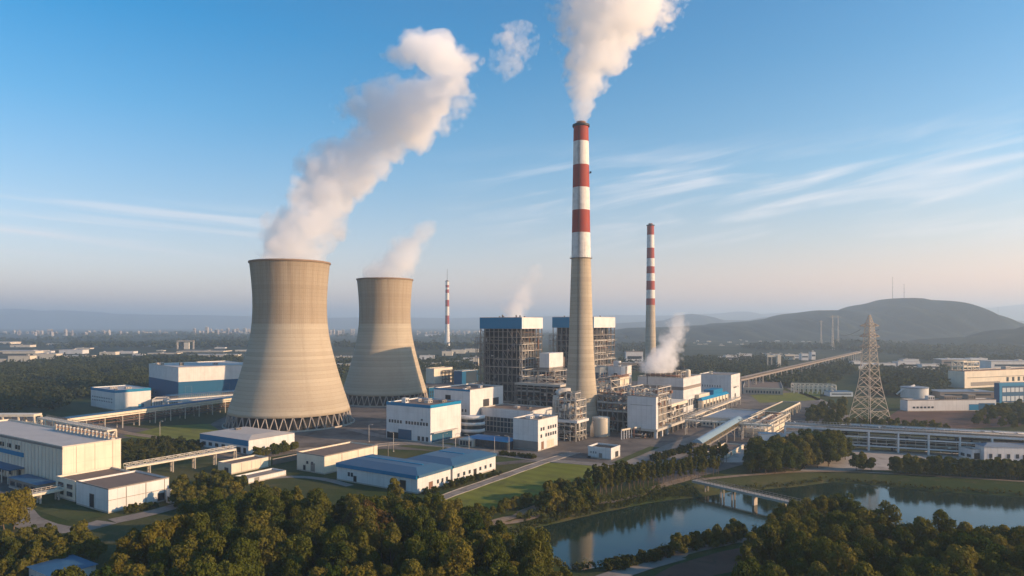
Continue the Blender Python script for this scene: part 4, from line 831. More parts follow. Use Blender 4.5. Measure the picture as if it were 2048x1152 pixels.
m = MB(); [m.beam((5.3*math.cos(a), 5.3*math.sin(a), 10.6), (5.3*math.cos(a), 5.3*math.sin(a), 11.8), .1) for a in np.linspace(0, 6, 18)]; m.build('railing', M['steel'], t, (0, 0, 0))
m = MB(); [m.tube([(-5.3-.6*i, -4-.5*i, 0), (-5.0-.6*i, -3.6-.5*i, 10-i)], .35, 8) for i in range(4)]; m.build('riser_pipe', M['steel'], t, (0, 0, 0))
b = bld('window_band_block', 'small cream block with a band of blue windows, right behind the tallest chimney', 'building', (1200, 0), 1170, 1222, d=512, H=33.5, wall='cream', roof='roof_grey'); windows(b, 'R', 1, b.Lu-.5, 24, 29.5, 4, 1, .75, .8, 'glass_blue'); band(b, 'L', 24, 29.5, 'glass_blue', 'glazing', .1, 1, b.Lv-1)
b = bld('twin_box_block', 'pair of tall pale slab silos right of the tallest chimney', 'silo', (1242, 0), 1215, 1263, 733, d=515, roof='roof_grey', base=False)
band(b, 'R', 10, b.H-.5, 'steel', 'joint', .1, b.Lu*.42, b.Lu*.55); roof_box(b, .4, .6, 5, 4, 4, 'white')
b = frame_site('piping_skid', 'low tangle of pipes and frames between the tallest chimney and the pale slab silos', 'pipe frame', 1222, 1185, 1262, 468, 22)
lattice(b, 0, b.Lu, 0, b.Lv, [0, 6, 12, 17, 22, 27], 3, 4, .55, .4, .4, 31, mat='steel_light'); clutter(b, 0, b.Lu, 0, b.Lv, 2, 30, 110, 32); slab(b, 2, b.Lu-2, 2, b.Lv-2, 1, 17, 'steel_dark', 'core'); slab(b, b.Lu*.5, b.Lu-1, 1, b.Lv*.4, 22, 28, 'cream', 'cabin')
b = frame_site('open_rack', 'dark three-level open pipe rack between the tallest chimney and the plain white wall', 'pipe rack', 1256, 1195, 1266, 412, 22)
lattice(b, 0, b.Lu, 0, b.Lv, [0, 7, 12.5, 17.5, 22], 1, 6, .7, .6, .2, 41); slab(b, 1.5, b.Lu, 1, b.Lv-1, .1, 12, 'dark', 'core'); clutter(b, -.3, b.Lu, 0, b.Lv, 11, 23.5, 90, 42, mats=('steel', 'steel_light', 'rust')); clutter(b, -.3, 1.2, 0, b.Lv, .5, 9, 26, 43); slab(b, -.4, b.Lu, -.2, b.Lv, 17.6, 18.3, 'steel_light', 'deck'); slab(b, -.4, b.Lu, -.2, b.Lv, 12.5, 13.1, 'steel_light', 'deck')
b = frame_site('scrubber_hall', 'plain white wall block on legs with open steelwork behind, right of tallest chimney', 'scrubber hall', 1312, 1254.6, 1374, 393, 23.7)
slab(b, 0, 3.2, 0, b.Lv, 5.2, 23.7, 'white', 'wall'); slab(b, -.1, 3.3, -.1, b.Lv+.1, 23.7, 24.0, 'roof_grey', 'coping'); slab(b, -.07, .3, 2, b.Lv-2, 18.6, 18.85, 'steel', 'wall_rail')
L1 = b.Lu*.45
lattice(b, 3.4, L1, 0, b.Lv, [5, 9, 13, 17, 21, 25, 28.5], 3, 4, .5, .4, .4, 51, mat='steel_light'); clutter(b, 3.4, L1, -.4, b.Lv, 5, 27, 130, 52, mats=('cream', 'steel', 'steel_light', 'rust')); slab(b, 5, L1, 2, b.Lv-1, 5, 22, 'steel', 'core')
lattice(b, L1+.3, b.Lu, 0, b.Lv*.8, [5, 9, 13, 16.5], 4, 3, .5, .4, .4, 53, mat='steel_light', name='low_frame'); clutter(b, L1, b.Lu, -.4, b.Lv*.8, 5, 16, 100, 54, mats=('cream', 'steel', 'steel_light', 'rust')); slab(b, L1, b.Lu, -.5, b.Lv*.8, 15.6, 17.4, 'cream', 'upper_beam'); slab(b, L1+2, b.Lu-1, 3, b.Lv*.7, 5, 15, 'steel_dark', 'low_core')
slab(b, -.5, b.Lu+.6, -.9, b.Lv, 3.9, 5.3, 'steel_light', 'deck')
for i in range(7): slab(b, i*(b.Lu-1)/6, i*(b.Lu-1)/6+(1.3 if i < 3 else .7), -.4, 1.0, -.1, 3.9, 'white' if i < 3 else 'steel', 'leg')
for i in range(4): slab(b, -.2, .9, 3+i*(b.Lv-5)/3, 4.2+i*(b.Lv-5)/3, -.1, 3.9, 'steel_dark', 'leg')
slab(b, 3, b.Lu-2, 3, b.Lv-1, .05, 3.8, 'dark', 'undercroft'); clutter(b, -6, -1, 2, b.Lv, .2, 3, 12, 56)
for i, (p0, p1, y) in enumerate(((1243, 1268, 879), (1268, 1304, 876))):
    q, w = gr(p0, y), gr(p1, y-5); t = thing('portal_frame', ['white slatted gate frame in front of the dark pipe rack', 'buff portal frame at the foot of the plain white wall'][i], 'frame', (q.x, q.y, 0)); k = 6-i*2
    for j in range(k): m = MB(); p = q.lerp(w, j/(k-1)); m.beam((p.x, p.y, -.1), (p.x, p.y, 5.2+i*.6), .8 if i else .6, .6); m.build('post', M['white' if not i else 'rust'], t)
    m = MB(); m.beam((q.x, q.y, 5.4+i*.6), (w.x, w.y, 5.4+i*.6), .9, .8); m.build('lintel', M['cream'], t)
# --- big white halls on the right of the plant
b = bld('grey_banded_hall', 'big white hall with a grey band round it and steaming fans on its roof', 'hall', (1366.6, 830), 1275.5, 1402, 756, roof='roof_brown', coping='steel_light', ch=.35); hb = b
for f in 'LR': band(b, f, b.H-9.0, b.H-6.6, 'roof_grey', 'grey_band', .08)
windows(b, 'R', 4, b.Lu-6, 5.2, 10.6, 8, 1, .55, .85, 'glass'); panel(b, 'L', b.Lv*.78, b.Lv*.79, b.H-12, b.H+.6, .3).build('riser', M['steel_dark'], b.t); door(b, 'R', b.Lu*.9, 3, 4)
t = thing('rooftop_cooler', 'frame of steaming cooling fans standing on the grey-banded hall', 'cooler', (b.o.x, b.o.y, b.H-.6)); bb = Site(); bb.o, bb.u, bb.v, bb.t, bb.Lu, bb.Lv, bb.H = b.o, b.u, b.v, t, b.Lu, b.Lv, b.H
z = b.H-.6
def rooftop(): 
    org = (b.o.x, b.o.y, z)
    for i in range(4):
        c = b.o+b.u*(b.Lu*(.35+.1*(i % 2)))+b.v*(b.Lv*(.3+.17*i)); m = MB(); m.box(c.x, c.y, z, 6, 5, z+2.6, R(57)); m.build('cooler_base', M['steel'], t, org); m = MB(); m.lathe(c.x, c.y, [(2.3, z+2.6), (2.1, z+3.4), (2.4, z+4.4), (2.2, z+4.4), (1.9, z+3.4), (.05, z+3.2)], 18); m.build('fan_stack', M['steel_dark'], t, org)
    bx = Site(); bx.o, bx.u, bx.v, bx.t = b.o, b.u, b.v, t
    m = MB(); P = lambda s, q, zz: (*(b.o+b.u*s+b.v*q), zz)
    for s in (b.Lu*.2, b.Lu*.62):
        m.beam(P(s, b.Lv*.12, z+4.2), P(s, b.Lv*.92, z+4.2), .5)
        for q in np.linspace(.12, .92, 8): m.beam(P(s, b.Lv*q, z), P(s, b.Lv*q, z+4.2), .4)
    for q in np.linspace(.12, .92, 5): m.beam(P(b.Lu*.2, b.Lv*q, z+4.2), P(b.Lu*.62, b.Lv*q, z+4.2), .4)
    m.build('frame', M['cream'], t, org); m = MB(); c = P(b.Lu*.5, b.Lv*.1, 0); m.lathe(c[0], c[1], [(2, z), (2, z+4.6), (1.6, z+5.4), (.1, z+5.6)], 16); m.build('vessel', M['cream'], t, org)
    m = MB(); m.tube([P(b.Lu*.2, b.Lv*.15, z+1.2), P(b.Lu*.2, b.Lv*.9, z+1.2)], .5, 8); m.build('pipe', M['rust'], t, org); m = MB(); c = P(b.Lu*.55, b.Lv*.2, 0); m.beam((c[0], c[1], z), (c[0], c[1], z+8), .25); m.build('vent_pole', M['steel'], t, org)
rooftop()
b = bld('plain_white_hall', 'plain white hall behind and to the right of the grey-banded hall', 'hall', (1462, 806), 1398, 1480, 750, roof='roof_grey'); windows(b, 'R', b.Lu*.25, b.Lu*.8, 11.5, 13.2, 6, 1, .6, .8, skip=((0, 4),)); door(b, 'R', b.Lu*.45, 3, 7); roof_box(b, .4, .75, 2, 2, 2.2, 'cream'); windows(b, 'L', b.Lv*.3, b.Lv-2, 12, 15, 8, 1, .25, .6)
b = bld('blue_topped_sheds', 'row of low buff sheds with bright blue roofs between the two big white halls', 'shed', (1404, 824), 1396, 1457, d=512, H=8.5, wall='cream', roof='blue', hip=(2.0, 4), eave=.6, ang=55)
for i in range(9): panel(b, 'R', 1+i*(b.Lu-2)/8, 1.8+i*(b.Lu-2)/8, .3, 8.2, .5).build('pilaster', M['concrete'], b.t)
windows(b, 'R', 2, b.Lu-2, .6, 6, 8, 1, .5, .8); slab(b, 2, b.Lu*.4, 3, 9, 9.5, 12.5, 'cream', 'roof_monitor'); slab(b, b.Lu*.6, b.Lu-3, 4, 12, 9.5, 13, 'blue', 'roof_monitor')
b = bld('kiosk', 'small white kiosk with a dark roof alone at the edge of the lawn', 'kiosk', (1222, 920), 1176, 1240, 897, roof='dark', coping='white', ch=.8); door(b, 'R', b.Lu*.62, 3.4, 3.2, 'steel_dark'); door(b, 'L', b.Lv*.45, 1.4, 2.6, 'steel'); windows(b, 'L', b.Lv*.6, b.Lv-1, 2, 3.6, 3, 1, .3, .6); slab(b, -1.8, -.9, b.Lv*.85, b.Lv*.95, -.1, 1.1, 'dark', 'meter_box')
gallery('covered_conveyor', 'pale blue covered conveyor sloping up from the roadside', 'conveyor', A(1394, 348, 3.0), A(1476, 396, 8.5), 5.0, 2.6, ('steel', 'concrete', 'yellowed'), 12, roof=('paleblue', 1.6, .4), truss=True)
gallery('pipe_bridge', 'buff lattice pipe bridge crossing behind the covered conveyor', 'pipe bridge', A(1372, 408, 9), A(1545, 383, 9.5), 4, 2.2, ('cream', 'steel_light', 'steel_light'), 14, truss=True)
gallery('pipe_bridge', 'thin buff pipe bridge running past the blue-topped sheds', 'pipe bridge', A(1372, 440, 5.5), A(1478, 560, 6), 3, 1.2, ('cream', 'steel_light', 'steel_light'), 14)
def long_gallery():
    t, at_, L = gallery('trestle_gallery', 'very long white pipe gallery on columns along the far side of the lake', 'pipe gallery', A(1570, 373, 11.0), A(2330, 312, 11.0), 8, 2.0, ('white', 'white', 'steel_light'), 13, mid=[2.8, 7.2], colw=.8, deckt=1.0)
    bx = Site(); bx.o = Vector(at_(0, -3, 0)[:2]); e = Vector(at_(L, -3, 0)[:2])-bx.o; bx.u = e.normalized(); bx.v = Vector((-bx.u.y, bx.u.x)); bx.t = t
    m = MB()
    for s in (-3, -1.5, 0, 1.8, 3): m.tube([at_(0, s, .8), at_(L, s, .8)], .35, 8)
    m.build('pipe', M['steel_light'], t)
    clutter(bx, 8, L-1, 0, 6, .3, 9, 150, 62, mats=('steel', 'steel_dark', 'steel_light', 'steel_dark')); clutter(bx, 0, L-2, .5, 6, 11.1, 12.8, 70, 63, mats=('steel', 'white'))
    m = MB()
    for i in range(int(L/4.4)): p = at_(i*4.4, -3.5, 0); m.beam((p.x, p.y, 2.8), (p.x, p.y, 7.2), .16)
    m.build('mullion', M['steel_light'], t)
long_gallery()
b = bld('lakeside_block', 'low white building with a grey-blue roof in front of the long white pipe gallery', 'building', (1968, 923), 1950, 2120, 893, ang=-6, roof='greyblue', hip=(1.4, 5), eave=.4); windows(b, 'R', 1, b.Lu*.5, 1.5, 4, 4, 1, .35, .8); door(b, 'R', b.Lu*.55, 2.4, 3.4); windows(b, 'R', b.Lu*.6, b.Lu-1, 1.5, 4, 5, 1, .35, .8)
b = bld('gate_house', 'small white gatehouse with a dark doorway left of the lakeside white building', 'gatehouse', (1945, 921), 1918, 1966, 899, ang=10, roof='roof_grey'); door(b, 'R', b.Lu*.4, 3, 3.4); windows(b, 'L', .3, b.Lv-.3, 1, 3, 2, 1)
b = bld('blue_flat_shed', 'wide low shed with a flat grey-blue roof behind the lattice pipe bridge', 'shed', (1495, 860), 1402, 1536, d=425, H=6, wall='cream', roof='greyblue', coping='steel_light', ch=.3); windows(b, 'L', 1, b.Lv-1, 1, 4, 12, 1, .5, .8); door(b, 'R', 5, 4, 4)
b = bld('green_roof_block', 'long low colonnaded building with grass on its roof, left of the pylon', 'building', (1541, 0), 1500, 1600, d=436, H=6.6, wall='concrete', roof='grassroof', coping='cream', ch=.9)
for i in range(14): panel(b, 'R', 1+i*(b.Lu-2)/13, 1.9+i*(b.Lu-2)/13, .2, 5.7, .6).build('pilaster', M['cream'], b.t)
band(b, 'R', .3, 5, 'dark', 'bay_shade_panel', .08, .5, b.Lu-.5); band(b, 'L', .3, 5, 'dark', 'bay_shade_panel', .08, .5, b.Lv-.5)  # dark panels between the pilasters paint in the shade of the bays
b = bld('box_container', 'pale blue box-shaped store among the pipework right of the covered conveyor', 'store', (1571, 893), 1521, 1578, 870, ang=80, wall='palebox', roof='roof_pale'); windows(b, 'L', .6, 3, 1, 3, 1, 1); door(b, 'R', 2, 2, 3)
b = bld('low_brown_store', 'low brown-roofed store below the covered conveyor', 'store', (1453, 918), 1413, 1487, 908, roof='roof_brown', wall='cream'); door(b, 'R', 8, 2, 2.2); windows(b, 'L', 1, b.Lv-1, .8, 2, 4, 1, .5)
b = frame_site('piping_skid', 'jumble of buff pipes and frames behind the pale blue box store', 'pipe frame', 1535, 1478, 1580, 392, 8); lattice(b, 0, b.Lu, 0, b.Lv, [0, 4, 8], 4, 4, .45, .35, .4, 71, mat='cream'); clutter(b, 0, b.Lu, 0, b.Lv, .2, 8, 90, 72, mats=('cream', 'steel_light', 'steel', 'rust')); slab(b, 2, b.Lu-2, 2, b.Lv-2, .1, 5, 'cream', 'machine_cabin')
b = frame_site('piping_skid', 'low open steel racks on the near side of the grey-banded hall', 'pipe frame', 1392, 1340, 1440, 432, 5); lattice(b, 0, b.Lu, 0, b.Lv, [0, 3, 6], 4, 4, .35, .3, .4, 75, mat='steel_light'); clutter(b, 0, b.Lu, 0, b.Lv, .2, 5, 60, 76, mats=('cream', 'steel_light', 'steel', 'steel_dark'))
# --- pylon
def pylon(label, px, d, H, wb, arms, lw=.34):
    X = (px-1024)/F*d; t = thing('pylon', label, 'pylon', (X, d, 0)); hw = lambda z: np.interp(z, [0, H*.385, H*.66, H*.89, H], [wb/2, wb*.243, wb*.165, wb*.105, .15])
    cs = [(-1, -1), (1, -1), (1, 1), (-1, 1)]; ca, sa = math.cos(.35), math.sin(.35); W = lambda c, z: ((c[0]*ca-c[1]*sa)*hw(z), (c[0]*sa+c[1]*ca)*hw(z), z)
    zs = [0]; st = H*.125
    while zs[-1] < H*.98: zs.append(min(H, zs[-1]+st)); st = max(H*.028, st*.88)
    for c in cs:
        m = MB()
        for a, b_ in zip(zs, zs[1:]): m.beam(W(c, a), W(c, b_), lw)
        m.build('leg', M['pylon'], t, (0, 0, 0))
    m = MB()
    for i, (a, b_) in enumerate(zip(zs, zs[1:])):
        for k in range(4):
            p, q = cs[k], cs[(k+1) % 4]; m.beam(W(p, a), W(q, b_), lw*.6); m.beam(W(q, a), W(p, b_), lw*.6); m.beam(W(p, b_), W(q, b_), lw*.55)
            if i < 4:
                mid = (np.array(W(p, b_))+np.array(W(q, b_)))/2; m.beam(tuple((np.array(W(p, a))+np.array(W(p, b_)))/2), tuple(mid), lw*.45); m.beam(tuple((np.array(W(q, a))+np.array(W(q, b_)))/2), tuple(mid), lw*.45)
    m.build('lattice_bracing', M['pylon'], t, (0, 0, 0))
    for z, r in arms:
        m = MB(); n = 7
        for s in (-1, 1):
            tip = (s*r*ca, s*r*sa, z+.3)
            for c in cs:
                if (c[0]*s) > 0: m.beam(W(c, z), tip, lw*1.6); m.beam(W(c, z+2.2), tip, lw*1.2)
            for i in range(1, n):
                f = i/n; e = s*(hw(z)+(r-hw(z))*f); m.beam((e*ca, e*sa-.9*(1-f), z+.3*f), (e*ca, e*sa+.9*(1-f), z+2.2*(1-f)+.3*f), lw*.35)
        arm = m.build('cross_arm', M['pylon_dark'], t, (0, 0, 0))
        for s in (-1, 1): m = MB(); m.tube([(s*r*ca*.98, s*r*sa*.98, z+.2), (s*r*ca*.98, s*r*sa*.98, z-2.2)], [.12, .2], 6); m.build('insulator', M['steel_dark'], arm, (0, 0, 0))
    return t
M['pylon'] = paint('galvanised_steel', (.52, .44, .35), .6, .3, .4); M['pylon_dark'] = paint('galvanised_arm', (.22, .20, .18), .6, .3, .4)
pylon('tall lattice power pylon right of the plant, in front of the hill', 1739, 452, 73, 18.5, [(64.5, 8.2), (57.5, 8.6), (50.5, 8.6)], .30)
pylon('far pale pylon, middle of three in front of the hill', 1665, 1750, 90, 6, [(84, 9)], .5)
pylon('far thin pylon, left of three in front of the hill', 1642, 2000, 78, 6, [(72, 8)], .4)
pylon('far thin pylon, right of three in front of the hill', 1676, 2050, 92, 6, [(86, 9)], .4)
def cables(p, d, H, arms, q, d2, arms2):
    ca, sa = math.cos(.35), math.sin(.35); A0 = ((p-1024)/F*d, d); B0 = ((q-1024)/F*d2, d2); first = None
    for (z, r_), (z2, r2) in zip(arms, arms2):
        for s in (-1, 1):
            a = Vector((A0[0]+s*r_*ca*.98, A0[1]+s*r_*sa*.98, z-2.2)); c = Vector((B0[0]+s*r2*ca*.98, B0[1]+s*r2*sa*.98, z2-2.2)); m = MB()
            m.tube([a.lerp(c, i/30)-Vector((0, 0, 38*4*(i/30)*(1-i/30)*.5)) for i in range(31)], .11, 4)
            tag(m.build('power_cable', M['steel_dark']), 'thin sagging power cable strung from an arm of the tall lattice pylon', 'cable', 'power cables on the pylon')
cables(1739, 452, 73, [(64.5, 8.2), (57.5, 8.6), (50.5, 8.6)], 1665, 1750, [(84, 9)]*3)
def mast(label, px, d, z0, z1, w):
    X = (px-1024)/F*d; t = thing('mast', label, 'mast', (X, d, z0)); m = MB(); m.tube([(0, 0, 0), (0, 0, z1-z0)], [w, w*.5], 6); m.build('pole', M['steel_dark'], t, (0, 0, 0)); m = MB(); [m.beam((-w*3, 0, (z1-z0)*f), (w*3, 0, (z1-z0)*f), w*.8) for f in (.55, .75, .97)]; m.build('antenna', M['steel_dark'], t, (0, 0, 0))
mast('taller left radio mast on the summit of the main hill', 1785, 3300, 178, 293, 1.1); mast('shorter right radio mast on the summit of the main hill', 1808, 3300, 172, 258, 1.1); mast('thin radio mast beyond the right shoulder of the main hill', 1996, 6900, 90, 235, 2.0)
# --- street lamps and poles
lp = None
for i, (px, py, lab) in enumerate(((320, 876, 'street lamp standing alone by the dirt road left of the banded low hall'), (738, 884, 'street lamp on the road between the nearer cooling tower and the blue-edged block'), (787, 903, 'street lamp in front of the left corner of the blue-edged block'), (886, 905, 'street lamp on the kerb below the right face of the blue-edged block'), (911, 906, 'street lamp just left of the white curved canopy'), (938, 909, 'street lamp in front of the white curved canopy'), (989, 910, 'street lamp in front of the bright blue canopy'), (1018, 912, 'street lamp at the left corner of the white block by the chimney'))):
    q = gr(px, py)
    if lp is None:
        lp = thing('street_lamp', lab, 'street lamp', tuple(q), 'street lamps along the plant road'); m = MB(); m.tube([(0, 0, 0), (0, 0, 9.5)], [.16, .09], 8); m.tube([(0, 0, 9.4), (.5, -.3, 9.9), (1.8, -1, 10)], .08, 6); m.build('pole', M['steel_light'], lp, (0, 0, 0)); m = MB(); m.box(1.9, -1.05, 9.85, 1.1, .4, 10.05, -.5); m.build('lamp_head', M['steel_light'], lp, (0, 0, 0)); m = MB(); m.lathe(0, 0, [(.4, -.1), (.4, .35), (.16, .5)], 10); m.build('base', M['concrete'], lp, (0, 0, 0))
    else: o = copy_tree(lp); o.location = q; o['label'] = lab; o.rotation_euler = (0, 0, random.choice((0, .2, 3.1)))
# --- footbridge over the lake
t, at_, L = gallery('lake_bridge', 'long narrow footbridge with railings crossing the lake on concrete piers', 'bridge', A(1388, 281, 1.9), A(1690, 231, 1.9), 3.0, 1.2, ('concrete', 'concrete', 'steel'), 500, ground=False, deckt=.9)
for f in (.10, .22, .30, .45, .64, .86):
    big = f > .4; a = at_(L*f, 0, -.9); m = MB(); e = Vector((at_(L, 0, 0)-at_(0, 0, 0))[:2]).normalized(); w = .9 if big else .5
    if big: m.box(a.x, a.y, -6, w, 2.2, a.z, math.atan2(e.y, e.x))
    else: [m.beam((a.x-e.y*s, a.y+e.x*s, -6), (a.x-e.y*s, a.y+e.x*s, a.z), w) for s in (-.9, .9)]
    m.build('pier', M['concrete'], t)
# --- wall by the stores
q, w = gr(545, 930), gr(600, 918); t = thing('boundary_wall', 'low brown boundary wall left of the beige warehouse', 'wall', tuple(q)); m = MB(); m.beam((q.x, q.y, 1.2), (w.x, w.y, 1.2), .3, 3); m.build('panel', M['roof_brown'], t); m = MB(); m.beam((q.x, q.y, 2.75), (w.x, w.y, 2.75), .5, .14); m.build('coping', M['concrete'], t)
# ---------------- trees ----------------
def leaf_mat(name, c1, c2, trans=.28, big=0.0):
    t = NT(name); p = t.pos('Object'); oi = t.n('ShaderNodeObjectInfo'); a = t.noise(p, .55, 3, .6); b = t.noise(p, 2.6, 2, .6)
    c = t.mix(t.math('ADD', t.math('MULTIPLY', a, .7), t.math('MULTIPLY_ADD', oi.outputs['Random'], .9, -.3), clamp=True), c1, c2)
    c = t.mix(t.math('MULTIPLY', t.mr(b, .5, .75), .22), c, tuple(x*1.7 for x in c2))
    c = t.mix(t.math('MULTIPLY', t.mr(t.noise(t.pos('Object'), .045, 3, .6), .42, .68), big), c, tuple(x*2.0 for x in c2))
    d = t.n('ShaderNodeBsdfDiffuse'); t.L(c, d.inputs[0]); tr = t.n('ShaderNodeBsdfTranslucent'); t.L(c, tr.inputs[0])
    m = t.n('ShaderNodeMixShader'); m.inputs[0].default_value = trans; t.L(d.outputs[0], m.inputs[1]); t.L(tr.outputs[0], m.inputs[2]); t.L(m.outputs[0], t.out.inputs['Surface']); return t.m
M['leaf_a'] = leaf_mat('dark_green_leaves', (.026, .052, .010), (.116, .116, .018))
M['leaf_b'] = leaf_mat('olive_leaves', (.046, .066, .012), (.185, .152, .028))
M['leaf_gold'] = leaf_mat('golden_leaves', (.10, .088, .014), (.20, .165, .026), .35)
M['leaf_brown'] = leaf_mat('brown_leaves', (.065, .042, .018), (.12, .078, .030))
M['leaf_pop'] = leaf_mat('poplar_leaves', (.040, .058, .012), (.150, .132, .026))
M['leaf_shrub'] = leaf_mat('shrub_leaves', (.032, .046, .011), (.095, .092, .024))
t_ = NT('bark'); M['bark'] = t_.bsdf(t_.mix(t_.noise(t_.pos('Object'), 3, 4), (.09, .065, .045), (.20, .15, .10)), .95)
def leaves(r, lobes, n, size, droop, aspect=1.8):
    L = np.array(lobes); w = L[:, 3]*L[:, 4]+L[:, 4]*L[:, 5]; k = r.choice(len(L), n, p=w/w.sum())
    d = r.normal(size=(n, 3)); d /= np.linalg.norm(d, axis=1)[:, None]; d[:, 2] = np.where(d[:, 2] < -.5, -d[:, 2]*.7, d[:, 2])
    rad = 1-np.abs(r.normal(0, .16, n)); rad += np.where(r.random(n) < .08, r.uniform(0, .18, n), 0)
    c = L[k, :3]+d*L[k, 3:6]*rad[:, None]
    nrm = d+r.normal(0, .55, (n, 3)); nrm /= np.linalg.norm(nrm, axis=1)[:, None]
    dn = np.array([0, 0, -1.0])*droop+r.normal(0, 1-droop*.7, (n, 3)); tv = dn-nrm*(dn*nrm).sum(1)[:, None]; tv /= np.linalg.norm(tv, axis=1)[:, None]+1e-9
    bv = np.cross(nrm, tv); s = size*r.uniform(.55, 1.15, n)[:, None]; a = tv*s*aspect/2; b = bv*s/2
    return np.stack([c-a-b*.6, c-a*.2+b*1.0, c+a+b*.3, c+a*.1-b*1.0], 1).reshape(-1, 3), np.arange(n*4).reshape(n, 4)
def lobe_crown(r, H, z0, w, nl, top='round'):
    out = []
    for i in range(nl):
        f = (i+.5)/nl; z = z0+(H-z0)*(.12+.80*f); a = i*2.4+r.uniform(-.5, .5)
        if top == 'round': env = w/2*math.sqrt(max(.06, 1-((f-.38)/.70)**2))
        elif top == 'cone': env = w/2*(1.05-f*.85)
        else: env = w/2*(.75+.3*math.sin(math.pi*f))*(1 if f < .8 else .7)
        rr = env*r.uniform(.25, .95); s = (w*.20+(H-z0)*.055)*r.uniform(.55, 1.3)*(1.1-.35*f)
        out.append((math.cos(a)*rr, math.sin(a)*rr, min(z, H-s*.6), s, s*r.uniform(.8, 1.2), s*r.uniform(.75, 1.45)))
    out.append((0, 0, z0+(H-z0)*.5, w*.24, w*.24, (H-z0)*.42)); return out
def tree_proto(name, mat, H, w, z0, nl, n, size, droop, top, seed, trunk=.28, limbs=4):
    r = np.random.default_rng(seed); lob = lobe_crown(r, H, z0, w, nl, top); V, Fq = leaves(r, lob, n, size, droop)
    crown = npmesh(name+'_crown', V, Fq, [M[mat]]); mb = MB(); b = [(0, 0, -.8), (.1*r.normal(), .1*r.normal(), z0*.5), (.25*r.normal(), .25*r.normal(), H*.55), (.3*r.normal(), .3*r.normal(), H*.86)]
    mb.tube(b, [trunk, trunk*.8, trunk*.45, .05], 7)
    for i in range(limbs):
        q = lob[int(i*nl/limbs) % nl]; s = Vector(b[1]).lerp(Vector(b[2]), .2+.6*i/limbs); mb.tube([s, s.lerp(Vector(q[:3]), .5)+Vector((0, 0, -.2)), q[:3]], [trunk*.4, trunk*.25, .04], 5)
    return (name, crown, mb.mesh(name+'_trunk', M['bark']), H)
PR = {}
PR['broad'] = [tree_proto('broadleaf_tree', 'leaf_a' if i % 2 else 'leaf_b', 12, 7.4+i*.5, 2.2, 19, 5600, .48, .6, 'round', 100+i) for i in range(4)]
PR['droop'] = [tree_proto('drooping_tree', 'leaf_b' if i % 3 else 'leaf_a', 13.5, 6.4+i*.4, 1.8, 21, 6000, .42, .95, 'round', 120+i) for i in range(4)]
PR['gold'] = [tree_proto('golden_tree', 'leaf_gold', 12, 8.5, 2, 14, 4400, .58, .75, 'round', 140+i) for i in range(2)]
PR['brown'] = [tree_proto('brown_tree', 'leaf_brown', 12.5, 13, 1.5, 18, 7000, .6, .85, 'round', 150)]
PR['poplar'] = [tree_proto('poplar_tree', 'leaf_pop', 12.5, 3.0, 3.6, 9, 1700, .42, .8, 'col', 160+i, .2) for i in range(3)]
PR['small'] = [tree_proto('small_tree', 'leaf_b' if i % 2 else 'leaf_pop', 8, 5.4, 1.2, 10, 2200, .5, .5, 'round', 170+i, .16) for i in range(3)]
PR['shrub'] = [tree_proto('shrub', 'leaf_shrub', 3.4, 3.6, .1, 8, 900, .40, .3, 'round', 180+i, .08, 3) for i in range(3)]
used = set()
def plant(kind, x, y, h, label, group, r, cat='tree', wide=1.0):
    name, cr, tr, H = PR[kind][r.integers(len(PR[kind]))]; s = h/H; z = float(gz([(x, y)])[0])
    o = thing(name, label, cat, (x, y, z), group, r.uniform(0, 6.28)); k = s*wide*r.uniform(.92, 1.1); o.scale = (k, k, s)
    link('trunk', tr, o); link('crown', cr, o); return o
def scatter(poly, gap, r, n=4000, px=True):
    P = np.array([tuple(gr(*q)[:2]) for q in poly]) if px else np.array(poly); lo, hi = P.min(0), P.max(0); c = lo+(hi-lo)*r.random((n, 2)); c = c[sdist(c, P) < 0]; keep = []
    for q in c:
        if all((q[0]-k[0])**2+(q[1]-k[1])**2 > gap*gap for k in keep): keep.append(q)
    return sorted(keep, key=lambda q: -q[1])
def rows(a, b, n, jit, r, nrow=1, gap=3):
    a, b = np.array(a), np.array(b); e = (b-a)/np.linalg.norm(b-a); nn = np.array([-e[1], e[0]])
    return [a+(b-a)*((i+r.uniform(-.25, .25))/max(1, n-1))+nn*(j*gap)+r.normal(0, jit, 2) for j in range(nrow) for i in range(n)]
r = np.random.default_rng(21); HUT = np.array([(-140, 150), (-95, 150), (-92, 200), (-140, 205)])
W1 = [(165, 1122), (330, 1075), (470, 1056), (600, 1040), (760, 1032), (850, 1056), (960, 1086), (1050, 1150), (1110, 1200), (1235, 1262), (1240, 1400), (100, 1400), (130, 1180)]
SPECIAL = []
def special(kind, px, d, h, label, grp=None, wide=1.0):
    x = (px-1024)/F*d; SPECIAL.append((x, d, 5.0 if kind == 'brown' else 4.0)); return plant(kind, x, d, h, label, grp, r, wide=wide)
special('brown', 735, 190, 12.5, 'wide russet brown tree in the middle of the foreground wood', wide=1.0)
for px, d, h in ((262, 176, 10.5), (312, 178, 12.5), (352, 182, 12.5), (240, 168, 8), (375, 176, 9.5)): special('gold', px, d, h, 'golden yellow tree at the left front of the foreground wood', 'golden trees in the foreground wood')
for px, d, h in ((8, 216, 11.5), (28, 219, 12), (-10, 212, 11)): special('gold', px, d, h, 'golden yellow tree by the grey path at the left edge', 'golden trees at the left edge')
